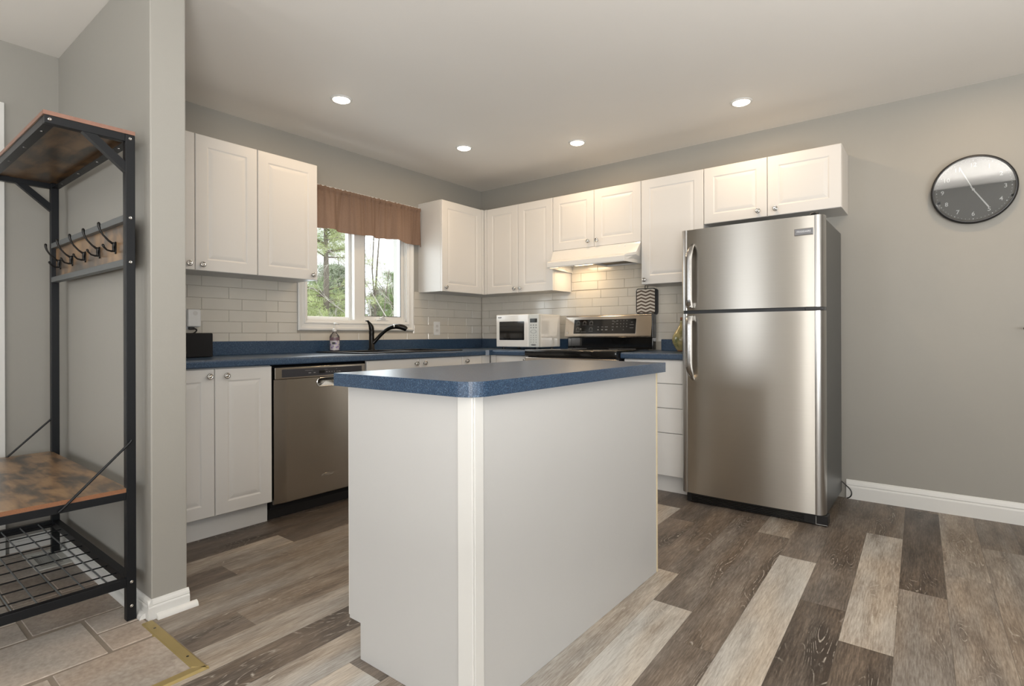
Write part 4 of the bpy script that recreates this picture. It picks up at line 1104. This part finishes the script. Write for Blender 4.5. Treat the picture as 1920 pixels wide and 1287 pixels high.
# brand plate
bm = B(); box(bm, 2.848, 2.936, -.7065, -.690, 1.540, 1.572, bev=.002)
bp = obj('brand_plate', bm, M['badge'], fd)
bm = B(); box(bm, 2.846, 2.938, -.7035, -.69, 1.5375, 1.5745, bev=.002); obj('plate_rim', bm, M['chrome'], bp)
obj('logo', text_bm('FRIGIDAIRE', .0135, '-y', (2.892, -.7068, 1.557), depth=.0006, sx=.98), M['clockwhite'], bp)
cdm = tube(B(), bez((3.008, -.055, .012), (3.035, -.060, .018), (3.045, -.058, .055), (3.015, -.050, .078), 10) + bez((3.015, -.050, .078), (3.0, -.046, .09), (2.99, -.04, .10), (2.975, -.04, .11), 4)[1:], .0035, 8)
obj('power_cord', cdm, M['black'], fr, smooth=True)

# ------------------------------------------------------------------ island
isl = thing('kitchen_island', 'white kitchen island with blue laminate top', 'island', (2.234, -2.303, 0))
IX0, IX1, IY0, IY1, IZ = 1.960, 2.508, -2.888, -1.717, .852
bm = B(); prism(bm, [(IX0 + .018, TK), (2.034, TK), (2.034, .0008), (IX1 - .004, .0008), (IX1 - .004, IZ), (IX0 + .018, IZ)], '-y', (0, 0, 0), -IY0 - .006, -IY0)
obj('end_panel', bm, M['island'], isl)
bm = B(); prism(bm, [(IX0 + .020, TK), (2.034, TK), (2.034, .0008), (IX1 - .014, .0008), (IX1 - .014, IZ), (IX0 + .020, IZ)], '-y', (0, 0, 0), -IY1 + .002, -IY0 - .008)
obj('cabinet_body', bm, M['cabside'], isl)
obj('long_panel', bx(IX1 - .013, IX1 - .001, IY0 + .02, IY1 - .010, .0008, IZ), M['island'], isl)
bm = B(); box(bm, IX1 - .050, IX1 + .003, IY0 - .004, IY0 + .0045, .0008, IZ, bev=.002); box(bm, IX1 - .002, IX1 + .0045, IY0 + .0045, IY0 + .040, .0008, IZ, bev=.002)
obj('corner_trim', bm, M['trim'], isl)
obj('edge_band', bx(IX1 - .012, IX1 + .001, IY1 - .0095, IY1, .0008, IZ), M['cream'], isl)
# doors on the working side
for i in range(3):
    w_ = (IY1 - IY0 - .01) / 3; ys = IY1 - .004 - w_ * i
    cab_door(isl, '-x', (IX0, ys, TK + .002), w_, IZ - TK - .006, (.040 if i % 2 else w_ - .040, IZ - TK - .05))
bm = B(); prism(bm, [(1.935, -2.915)] + [(2.535 - .062 + .062 * cos(a), -2.915 + .062 + .062 * sin(a)) for a in [-pi / 2 + i * (pi / 2) / 10 for i in range(11)]] + [(2.535, -1.690), (1.935, -1.690)], '+z', (0, 0, 0), .853, .8935)
es = [e for e in bm.edges if min(v.co.z for v in e.verts) > .893]
bmesh.ops.bevel(bm, geom=es, offset=.0015, segments=1, affect='EDGES')
obj('worktop', bm, M['lam'], isl)

# ------------------------------------------------------------------ hall tree
ht = thing('hall_tree', 'black metal hall tree with rustic brown shelf and bench', 'hall tree', (.70, -3.42, 0))
LX0, LX1 = .180, 1.200; YB, YFc = -3.232, -3.262
for x0 in (LX1 - .028, LX0):
    obj('upright', bx(x0, x0 + .028, YFc, YB, .004, 1.729, bev=.002), M['rackmetal'], ht)
YFB = -3.665                      # front of the bench
for x0 in (LX1 - .028, LX0): obj('front_leg', bx(x0, x0 + .028, YFB - .028, YFB, .004, .434, bev=.002), M['rackmetal'], ht)
# bench frame, seat board
bm = B()
for x0 in (LX1 - .028, LX0): box(bm, x0 + .001, x0 + .027, YFB - .026, YFc - .0, .434, .4605, bev=.0015)
box(bm, LX0 + .028, LX1 - .028, YFB - .026, YFB, .434, .4605); box(bm, LX0 + .028, LX1 - .028, YFc - .004, YFc + .022, .434, .4605)
obj('bench_frame', bm, M['rackmetal'], ht)
seat = obj('seat', bx(LX0 + .001, LX1 - .002, YFB - .026, YB - .024, .461, .4755, bev=.001), M['rustic'], ht)
obj('edge_strip', bx(LX1 - .0025, LX1 - .0005, YFB - .026, YFc - .001, .461, .4750), M['rustic_edge'], seat)
# lower rack frame and wires
bm = B()
for x0 in (LX1 - .027, LX0 + .001): box(bm, x0, x0 + .026, YFB, YFc, .125, .155, bev=.0015)
box(bm, LX0 + .028, LX1 - .028, YFB - .026, YFB, .125, .155); box(bm, LX0 + .028, LX1 - .028, YFc + .002, YFc + .028, .125, .155)
obj('rack_frame', bm, M['rackmetal'], ht)
for k in range(6): obj('wire', tube(B(), [(LX0 + .02, -3.311 - .0625 * k, .150), (LX1 - .02, -3.311 - .0625 * k, .150)], .0026, 6), M['rail'], ht)
for k in range(9): 
    x = 1.085 - .105 * k
    obj('wire', tube(B(), [(x, YFB - .01, .1448), (x, YFc + .01, .1448)], .0026, 6), M['rackmetal'], ht)
# diagonal braces
for x in (LX1 + .004, LX0 + .014):
    bm = tube(B(), [(x, -3.247, .645), (x, -3.252, .636), (x, -3.440, .450), (x, -3.452, .440)], .0042, 8); obj('brace', bm, M['rackmetal'], ht, smooth=True)
# top shelf
YT = -3.485
bm = B()
for x0 in (LX1 - .028, LX0): box(bm, x0 + .0005, x0 + .0275, YT + .002, YFc, 1.703, 1.7295, bev=.0015)
box(bm, LX0 + .028, LX1 - .028, YT + .002, YT + .004, 1.703, 1.7295); box(bm, LX0 + .028, LX1 - .028, YT + .004, YT + .030, 1.703, 1.705)
box(bm, LX0 + .028, LX1 - .028, YB - .003, YB - .001, 1.703, 1.7295); box(bm, LX0 + .028, LX1 - .028, YB - .030, YB - .003, 1.703, 1.705)
obj('shelf_frame', bm, M['rackmetal'], ht)
sh = obj('shelf_board', bx(LX0, LX1 - .003, YT, YB, 1.730, 1.7435, bev=.001), M['rustic'], ht)
bm = B(); box(bm, LX1 - .0028, LX1 - .0005, YT, YB, 1.730, 1.7435); box(bm, LX0, LX1 - .0005, YT - .0015, YT, 1.730, 1.7435)
obj('edge_strip', bm, M['rustic_top_edge'], sh)
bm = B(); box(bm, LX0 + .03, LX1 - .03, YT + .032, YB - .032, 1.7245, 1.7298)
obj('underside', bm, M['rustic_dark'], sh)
for x0 in (LX1 - .026, LX0 + .002):
    bm = B()
    prism(bm, [(-3.385, 1.7035), (-3.345, 1.7035), (-3.2615, 1.632), (-3.2615, 1.595)], '+z', (0, 0, 0), 0, .02)
    for v in bm.verts: v.co = Vector((x0 + v.co.z * 1.2, v.co.x, v.co.y))
    obj('gusset', bm, M['rackmetal'], ht)
# hook rail
bd = obj('hook_board', bx(LX0 + .029, LX1 - .029, -3.244, -3.236, 1.289, 1.422), M['rustic'], ht)
for z in (1.265, 1.4225): obj('hook_rail', bx(LX0 + .0285, LX1 - .0285, -3.262, -3.234, z, z + .0235, bev=.0015), M['rail'], ht)
def hook_bm():
    bm = B()
    prism(bm, rrect(-.007, -.026, .007, .020, .0065, 4), '-y', (0, 0, 0), 0, .004)
    tube(bm, [(0, -.003, .012), (0, -.012, .013), (0, -.024, .022), (0, -.040, .040), (0, -.049, .056), (0, -.053, .070), (0, -.053, .079), (0, -.053, .083), (0, -.0528, .0855)], [.0055, .0045, .0036, .0034, .0038, .0050, .0056, .0046, .0018], 10)
    tube(bm, [(0, -.003, -.014), (0, -.015, -.017), (0, -.028, -.014), (0, -.037, -.005), (0, -.040, .001), (0, -.0405, .005), (0, -.0405, .007)], [.0050, .0036, .0032, .0036, .0048, .0042, .0015], 10)
    tube(bm, [(0, -.006, .012), (0, -.008, -.002), (0, -.006, -.014)], [.006, .0045, .006], 8)
    return bm
hb0 = None
for x in (1.037, .849, .665, .480, .288):
    if hb0 is None:
        b_ = hook_bm()
        for v in b_.verts: v.co += Vector((x, -3.2445, 1.347))
        hb0 = obj('hook', b_, M['bronze'], ht, smooth=60, origin=(x, -3.2445, 1.347))
    else:
        h = hb0.copy(); C.objects.link(h); h.parent = ht; h.location = Vector((x, -3.2445, 1.347)) - wl(ht)
bm = B()
def screw_x(bm, x, y, z, r=.0055): lathe(bm, [(r, 0), (r, .0012), (r * .6, .0030), (r * .35, .0028), (0, .0016)], '+x', (x, y, z), 12)
for (y, z) in ((-3.470, 1.716), (-3.247, 1.715), (-3.247, 1.434), (-3.247, 1.277), (-3.247, .140), (-3.247, .055)): screw_x(bm, LX1, y, z)
obj('bolts', bm, M['chrome'], ht)
bm = B()
for x in (1.09, .84, .59, .34):
    for y in (YT + .017, YB - .017): lathe(bm, [(.0055, -1.703), (.0050, -1.7015), (0, -1.7012)], '-z', (x, y, 0), 10)
obj('shelf_screws', bm, M['darkchrome'], ht)

# ------------------------------------------------------------------ floor register
vt = thing('floor_register', 'white slotted floor register under the hall tree', 'floor vent', (.28, -3.295, .003))
bm = B(); x0, x1, y0, y1 = .148, .412, -3.356, -3.232
for a in ((x0, x1, y0, y0 + .022), (x0, x1, y1 - .022, y1), (x0, x0 + .035, y0 + .022, y1 - .022), (x1 - .035, x1, y0 + .022, y1 - .022)): box(bm, a[0], a[1], a[2], a[3], .0034, .008)
obj('vent_frame', bm, M['vent'], vt)
obj('vent_slot_shade', bx(x0 + .03, x1 - .03, y0 + .02, y1 - .02, .0033, .0042), M['ventshade'], vt)  # flat dark sheet standing in for the shade inside the recessed slots
bm = B()
for k in range(22):
    x = x0 + .040 + k * .0088; box(bm, x, x + .0034, y0 + .02, y1 - .02, .0043, .0050)
obj('vent_louvres', bm, M['vent'], vt)

# ------------------------------------------------------------------ ceiling lights
pots = [(.729, -2.052, 'first from the left, over the left cabinets'), (.721, -1.007, 'second from the left, near the window'),
        (1.426, -.584, 'third from the left, in front of the hood'), (2.539, -.562, 'rightmost, in front of the refrigerator')]
lamp_m = emat('pot_light', (1.0, .88, .68), 13.0)
for i, (x, y, s) in enumerate(pots):
    t = thing('recessed_light', 'round glowing recessed ceiling light, ' + s, 'ceiling light', (x, y, ZC), 'recessed lights in the kitchen ceiling')
    obj('trim_ring', lathe(B(), [(.047, .0005), (.062, .0005), (.060, .004), (.050, .007), (.047, .005)], '-z', (x, y, ZC), 32, cap=False), M['trim'], t, smooth=True)
    obj('lens', lathe(B(), [(.047, .0008), (.046, .008), (.034, .014), (0, .017)], '-z', (x, y, ZC), 32), lamp_m, t, smooth=True)
for (x, y) in [p[:2] for p in pots] + [(3.65, -.60)]:  # last position is an extra light with no fixture
    L = bpy.data.lights.new('pot_light', 'AREA'); L.shape = 'DISK'; L.size = .09; L.energy = 3.2; L.color = (1.0, .70, .41)
    o = bpy.data.objects.new('pot_light', L); C.objects.link(o); o.location = (x, y, ZC - .019)

# ------------------------------------------------------------------ clock (hung leaning slightly forward)
ck = thing('wall_clock', 'round black-framed wall clock with grey dial and white numerals', 'clock', (3.603, -.006, 1.800))
cx_, cz_ = 3.603, 1.800
LEAN = radians(3.7)
def lean(bm):
    for v in bm.verts:
        dz = v.co.z - (cz_ - .18); y = v.co.y
        v.co.y = y - dz * math.tan(LEAN)
    return bm
bm = lathe(B(), [(.165, .004), (.178, .006), (.1845, .018), (.1845, .026), (.181, .034), (.176, .037), (.172, .036), (.1715, .026), (.165, .024)], '-y', (cx_, 0, cz_), 72, cap=False)
obj('frame', lean(bm), M['black'], ck, smooth=50)
bm = lathe(B(), [(.170, .006), (.170, .022), (0, .0221)], '-y', (cx_, 0, cz_), 72); obj('dial', lean(bm), M['dial'], ck)
bm = B()
for h in range(1, 13):
    a = pi / 2 - h * pi / 6
    join(bm, text_bm(str(h), .031, '-y', (cx_ + .132 * cos(a), -.0224, cz_ + .132 * sin(a)), depth=.0003, bold=.0002))
obj('numerals', lean(bm), M['clockwhite'], ck)
bm = B()
for k in range(60):
    a = k * pi / 30; lathe(bm, [(.0026 if k % 5 == 0 else .0014, .0222), (0, .0226)], '-y', (cx_ + .158 * cos(a), 0, cz_ + .158 * sin(a)), 8)
obj('minute_dots', lean(bm), M['clockwhite'], ck)
def hand(ang, ln, tail, wd, y, ):
    bm = B(); ca, sa = cos(ang), sin(ang)
    prism(bm, [(cx_ + ca * t - sa * w_, cz_ + sa * t + ca * w_) for t, w_ in ((-tail, -wd * .7), (ln, -wd), (ln + wd, 0), (ln, wd), (-tail, wd * .7))], '-y', (0, 0, 0), y, y + .0008)
    return lean(bm)
obj('minute_hand', hand(radians(-58), .118, .022, .0034, .0245), M['clockwhite'], ck)
obj('hour_hand', hand(radians(114.5), .140, .02, .0026, .0262), M['clockwhite'], ck)
obj('hub', lean(lathe(B(), [(.006, .022), (.006, .0285), (0, .029)], '-y', (cx_, 0, cz_), 16)), M['clockwhite'], ck)
bm = B(); n = 72; rows = []
for r in (.1715, .14, .10, .05):
    rows.append([bm.verts.new((cx_ + r * cos(2 * pi * i / n), -(.0305 + .0016 * (1 - (r / .1715) ** 2)), cz_ + r * sin(2 * pi * i / n))) for i in range(n)])
c0 = bm.verts.new((cx_, -.0321, cz_))
for a, b in zip(rows, rows[1:]):
    for i in range(n): j = (i + 1) % n; bm.faces.new((a[i], a[j], b[j], b[i]))
for i in range(n): bm.faces.new((rows[-1][i], rows[-1][(i + 1) % n], c0))
obj('glass', lean(bm), M['clockglass'], ck, smooth=True)

# ------------------------------------------------------------------ curtain valance on its rod
cv = thing('valance_curtain', 'brown linen valance gathered over the kitchen window', 'curtain', (.05, -1.35, 2.05))
random.seed(3)
bm = B(); ny, nz = 240, 26; ya, yb = -1.905, -.812
ph = [random.uniform(0, 6.28) for _ in range(8)]
def fold(s, v):
    k = v ** .7
    f = .026 * sin(s * 24 + ph[0] + 1.8 * sin(s * 5)) + .015 * sin(s * 43 + ph[1] + 1.2 * sin(s * 9)) + .003 * sin(s * 71 + ph[2])
    g = .0055 * sin(s * 150 + ph[3] + 3 * sin(s * 13)) + .0025 * sin(s * 240 + ph[4])
    return f * k + g * (1 - .75 * k)
rows = []
for j in range(nz + 1):
    v = j / nz; rr = []
    for i in range(ny + 1):
        t = i / ny; s = t * (yb - ya)
        zt = 2.063 + .0015 * sin(s * 190 + ph[5]); zb = 1.762 + .006 * sin(s * 11 + ph[6]) + .004 * sin(s * 26) - (.010 if t > .985 else 0)
        z = zt + (zb - zt) * v
        x = .070 + fold(s, max(v - .06, 0) / .94) + .007 * math.exp(-((v - .055) / .035) ** 2) - .008 * math.exp(-((v - .115) / .022) ** 2) * (.6 + .4 * sin(s * 60))
        if t > .97: x -= (t - .97) / .03 * .045
        rr.append(bm.verts.new((x, ya + s, z)))
    rows.append(rr)
for a, b in zip(rows, rows[1:]):
    for i in range(ny): bm.faces.new((a[i], a[i + 1], b[i + 1], b[i]))
obj('fabric', bm, M['curtain'], cv, smooth=180)
rd_ = thing('curtain_rod', 'thin white curtain rod along the top of the valance', 'curtain rod', (.03, -1.35, 2.06))
bm = tube(B(), [(.0005, -1.922, 2.069), (.030, -1.922, 2.069), (.040, -1.912, 2.069), (.040, -.818, 2.069), (.030, -.808, 2.069), (.0005, -.808, 2.069)], .0060, 8)
obj('rod', bm, M['white_plastic'], rd_, smooth=True)

# ------------------------------------------------------------------ outlets and plug
def outlet(label, axis, o, name='wall_outlet'):
    t = thing(name, label, 'outlet', o)
    U, V, W = frame_of(axis); o = Vector(o)
    bm = B(); prism(bm, rrect(-.036, -.058, .036, .058, .006, 4), axis, o, 0, .0045); obj('cover_plate', bm, M['white_plastic'], t)
    bm = B()
    for dz in (-.0195, .0195): prism(bm, rrect(-.017, dz - .014, .017, dz + .014, .009, 4), axis, o, .0045, .0062)
    r = obj('receptacle', bm, M['cabside'], t)
    bm = B()
    for dz in (-.0195, .0195):
        for du in (-.006, .006): prism(bm, [(du - .001, dz - .002), (du + .001, dz - .002), (du + .001, dz + .006), (du - .001, dz + .006)], axis, o, .0060, .0064)
    obj('slots', bm, M['darkprint'], r)
    return t
outlet('white outlet on the tiles between window and corner', '+x', (.0085, -.600, 1.073))
outlet('white outlet at the left end of the tiles, plug-in unit on it', '+x', (.0085, -2.612, 1.112))
pl = thing('plug_in_unit', 'white plug-in box with round button above the black box', 'plug-in device', (.0155, -2.576, 1.118))
obj('housing', bx(.0155, .046, -2.612, -2.540, 1.066, 1.170, bev=.008, seg=3), M['white_plastic'], pl)
bm = lathe(B(), [(.0125, .046), (.0125, .0466), (.0110, .0468), (.0110, .0463), (0, .0463)], '+x', (0, -2.572, 1.146), 24); obj('button', bm, M['cabside'], pl)
bm = B(); box(bm, .022, .040, -2.604, -2.572, 1.050, 1.0655, bev=.004)
tube(bm, bez((.030, -2.580, 1.055), (.040, -2.556, 1.058), (.045, -2.560, 1.040), (.060, -2.590, 1.028), 8) + [(.075, -2.62, .985), (.085, -2.64, .93), (.095, -2.66, .902)], .0042, 8)
obj('power_cord', bm, M['black'], pl, smooth=50)
bb = thing('speaker_box', 'plain black box on the counter below the plug', 'speaker', (.18, -2.66, ZK1))
obj('box_body', bx(.125, .290, -2.770, -2.578, .8965, 1.029, bev=.006), M['blackmatte'], bb)
bm = lathe(B(), [(.010, .2905), (.010, .302), (.008, .304), (0, .304)], '+x', (0, -2.728, .925), 18); obj('knob', bm, M['darkchrome'], bb, smooth=50)

# ------------------------------------------------------------------ pot holder
ph_ = thing('pot_holder', 'brown and white chevron pot holder hanging beside the hood', 'pot holder', (1.69, -.012, 1.26))
def pos(u, v, d): return Vector((1.689 + u, -.0135 - d, 1.270 + v))
W2, H2 = .080, .098
bm = B(); prism(bm, rrect(-W2, -H2, W2, H2, .018, 5), '-y', (1.689, -.0085, 1.270), 0, .014)
bmesh.ops.bevel(bm, geom=[e for e in bm.edges if abs(e.verts[0].co.y - e.verts[1].co.y) < 1e-6], offset=.003, segments=2, affect='EDGES')
body = obj('binding', bm, M['black'], ph_)
# second, offset pocket layer visible at the right side
bm = B(); prism(bm, rrect(-W2, -H2, W2, H2, .018, 5), '-y', (1.705, -.0080, 1.262), 0, .010)
obj('back_layer', bm, M['black'], ph_)
bm = B(); pitch, amp, sh_ = .0262, .013, .0365
clipx, clipz = W2 - .007, H2 - .007
for row in range(-6, 7):
    for seg in range(-4, 5):
        u0 = seg * sh_; u1 = u0 + sh_
        za_ = row * pitch + (amp if seg % 2 else -amp) * .5; zb_ = row * pitch + (-amp if seg % 2 else amp) * .5
        poly = [(u0, za_), (u1, zb_), (u1, zb_ + pitch * .52), (u0, za_ + pitch * .52)]
        for pl_ in ((-1, 0, clipx), (1, 0, clipx), (0, -1, clipz), (0, 1, clipz)):
            poly = clip(poly, *pl_)
            if len(poly) < 3: break
        if len(poly) < 3: continue
        bm.faces.new([bm.verts.new((1.689 + a, -.0230, 1.270 + b)) for a, b in poly])
obj('chevron_print', bm, pmat('cream_cotton', (.60, .56, .50), .9, spec=.1), ph_, normals=False)
bm = B(); prism(bm, rrect(-clipx, -clipz, clipx, clipz, .013, 4), '-y', (1.689, 0, 1.270), .0215, .0227)
obj('brown_cloth', bm, pmat('taupe_cotton', (.13, .10, .08), .9, spec=.1), ph_)
bm = tube(B(), [(1.683, -.014, 1.362), (1.678, -.013, 1.378), (1.682, -.012, 1.394), (1.690, -.012, 1.398), (1.698, -.012, 1.393), (1.701, -.013, 1.378), (1.696, -.014, 1.362)], .0028, 8)
obj('hanging_loop', bm, M['black'], ph_, smooth=True)
hk = thing('wall_hook', 'tiny hook on the tiles holding the pot holder', 'hook', (1.690, -.008, 1.39))
obj('peg', tube(B(), [(1.690, -.0078, 1.3915), (1.690, -.0165, 1.3905), (1.690, -.018, 1.396)], .0022, 8), M['chrome'], hk, smooth=True)

# ------------------------------------------------------------------ vase
vx, vy = 2.045, -.200
vs = thing('ceramic_jug', 'mottled yellow glazed jug with cork, tucked beside the refrigerator', 'jug', (vx, vy, ZK1))
bm = lathe(B(), [(.034, ZK1 + .001), (.040, ZK1 + .008)], '+z', (vx, vy, 0), 32)
obj('base', bm, M['terracotta'], vs, smooth=True)
bm = lathe(B(), [(.040, ZK1 + .008), (.054, ZK1 + .028), (.068, ZK1 + .055), (.073, ZK1 + .082), (.068, ZK1 + .108), (.054, ZK1 + .134), (.038, ZK1 + .158), (.026, ZK1 + .180), (.019, ZK1 + .200), (.018, ZK1 + .214), (.021, ZK1 + .218)], '+z', (vx, vy, 0), 40)
obj('jug_body', bm, M['vase'], vs, smooth=True)
bm = tube(B(), bez((vx + .020, vy, ZK1 + .205), (vx + .07, vy, ZK1 + .215), (vx + .075, vy, ZK1 + .15), (vx + .058, vy, ZK1 + .125), 10), .006, 8)
obj('handle', bm, M['vase'], vs, smooth=True)
obj('cork', lathe(B(), [(.014, ZK1 + .2185), (.017, ZK1 + .2215), (.018, ZK1 + .234), (.015, ZK1 + .238)], '+z', (vx, vy, 0), 20), M['cork'], vs, smooth=True)

# ------------------------------------------------------------------ bracket at the right edge of the view
br_ = thing('wall_bracket', 'small dark curved bracket on the right wall edge', 'wall bracket', (3.80, -.001, 1.03))
bm = B(); prism(bm, rrect(3.835, .985, 3.865, 1.05, .006, 3), '-y', (0, 0, 0), .0005, .006)
obj('plate', bm, M['bronze'], br_)
obj('arm', tube(B(), bez((3.85, -.006, 1.02), (3.85, -.05, 1.03), (3.83, -.075, 1.045), (3.80, -.08, 1.038), 8), .006, 8), M['bronze'], br_, smooth=True)

# ------------------------------------------------------------------ outdoors
bm = B(); box(bm, -60, -.3, -25, 60, -1.2, -.8); struct('ground', bm, M['soil'], 'leaf-littered ground outside the window')
def rnd_unit(): 
    while True:
        v = Vector((random.uniform(-1, 1), random.uniform(-1, 1), random.uniform(-1, 1)))
        if .05 < v.length < 1: return v.normalized()
def blade(bm, p, d, ln, wd):
    s = d.cross(rnd_unit())
    if s.length < .1: return
    s = s.normalized() * wd
    bm.faces.new([bm.verts.new(p - s), bm.verts.new(p + s), bm.verts.new(p + d * ln + s * .3), bm.verts.new(p + d * ln - s * .3)])
def pine(name, label, x, y, h, r, mat, z0, tiers, seed, gap=None, ln=.13, dens=1.0):
    random.seed(seed)
    t = thing(name, label, 'tree', (x, y, -.8), 'trees outside the window')
    if name == 'evergreen_tree': t['group'] = label
    obj('trunk', tube(B(), [(x, y, -.85), (x + .05, y, h * .5), (x, y, h)], [.085, .06, .02], 8), M['bark'], t, smooth=True)
    bmf_, bmb = B(), B()
    for k in range(tiers):
        z = z0 + (h - z0) * k / tiers
        if gap and gap[0] < z < gap[1] and random.random() < gap[2]: continue
        rr = r * (1 - .65 * (k / tiers)) 
        nb = 7
        for q in range(nb):
            a = random.uniform(0, 2 * pi); L_ = rr * random.uniform(.6, 1.05)
            p0 = Vector((x, y, z + random.uniform(-.1, .1))); pe = p0 + Vector((cos(a) * L_, sin(a) * L_, random.uniform(-.15, .22)))
            mid = (p0 + pe) / 2 + Vector((0, 0, .08))
            tube(bmb, [p0, mid, pe], [.020, .012, .004], 4, cap=False)
            for s in range(int(26 * L_ * dens)):
                f = random.uniform(.25, 1.02); p = p0.lerp(mid, f * 2) if f < .5 else mid.lerp(pe, f * 2 - 1)
                c_ = p + Vector((random.gauss(0, .12), random.gauss(0, .12), random.gauss(0, .05))) * (.4 + f)
                for _ in range(15):
                    d = (rnd_unit() + Vector((cos(a), sin(a), .35)) * .5).normalized()
                    blade(bmf_, c_ + rnd_unit() * .05 * ln / .09, d, ln * random.uniform(.6, 1.1), ln * .045)
    obj('branches', bmb, M['bark'], t); obj('needles', bmf_, mat, t, normals=False)
def bare(name, label, x, y, h, seed, spread=.5, mat=None, lean_=(0, 0), levels=4, r0=.07):
    random.seed(seed)
    t = thing(name, label, 'tree', (x, y, -.8), 'trees outside the window'); bm = B(); bt = B()
    def grow(p, d, ln, r, lv):
        pts = [p]; q = p
        for _ in range(3):
            d = (d + rnd_unit() * .16 + Vector((0, 0, .04))).normalized(); q = q + d * (ln / 3); pts.append(q)
        tube(bm if lv >= 3 else bt, pts, [r, r * .88, r * .76, r * .62], 6 if lv >= 3 else 4, cap=False)
        if lv == 0: return
        for c_ in range(3 if lv > 1 else 4):
            f = random.choice((1, 2, 3)); nd_ = (d + rnd_unit() * spread * 1.3).normalized()
            grow(pts[f], nd_, ln * random.uniform(.5, .78), r * .55, lv - 1)
    grow(Vector((x, y, -.85)), Vector((lean_[0], lean_[1], 1)).normalized(), h * .5, r0, levels)
    obj('trunk', bm, mat or M['bark'], t, smooth=True); obj('twigs', bt, M['twig'], t)
pine('pine_tree', 'bright green pine seen through the left pane', -7.3, 3.05, 4.6, 1.75, M['leaf_y'], .2, 15, 2, gap=(2.15, 3.3, .6), ln=.085, dens=1.7)
pine('pine_tree', 'second pine behind, at the left of the window', -11.0, 4.0, 6.5, 2.0, M['leaf_g'], .4, 15, 4, ln=.11)
pine('spruce_tree', 'small green conifer low in the right pane', -13.0, 9.9, 3.6, 1.5, M['leaf_g'], -.4, 12, 8, ln=.12, dens=1.6)
bare('bare_tree', 'pale bare branching tree in the right pane', -5.2, 3.0, 4.2, 21, .75, M['twig'], (.05, .12), 5, .020)
bare('bare_tree', 'pale bare tree between the pine and the window bar', -8.5, 5.2, 5.0, 33, .6, M['twig'], (0, -.1), 5, .035)
bare('bare_tree', 'thin dark bare trunk standing behind the right pane', -12.0, 7.9, 9.0, 5, .32, M['bark'], (0, .02), 4, .045)
bare('bare_tree', 'slender dark bare tree near the window bar, far back', -14.5, 5.9, 9.5, 6, .32, M['bark'], (0, -.02), 4, .040)
for i in range(2, 10):   # far belt of mixed woods
    random.seed(60 + i)
    x, y = -17 - 3.6 * (i % 2), 3.0 + i * 1.75
    pine('evergreen_tree', ['grey-green distant conifer in the belt of woods', 'dull brown-green distant conifer in the belt of woods'][i % 2], x, y, random.uniform(3.6, 5.0), 1.5, [M['leaf_b'], M['brush']][i % 2], -.6, 10, 90 + i, ln=.26, dens=1.3)
for i, (x, y) in enumerate(((-10.8, 8.0), (-9.8, 10.2), (-8.6, 7.2))):
    bare('bare_shrub', ['twiggy bare shrub low in the right pane', 'grey bare shrub behind, low in the right pane', 'pale bare shrub at the right side of the right pane'][i], x, y, 4.8, 200 + i, .55, [M['bark'], M['twig'], M['bark']][i], (0, 0), 5, .026)
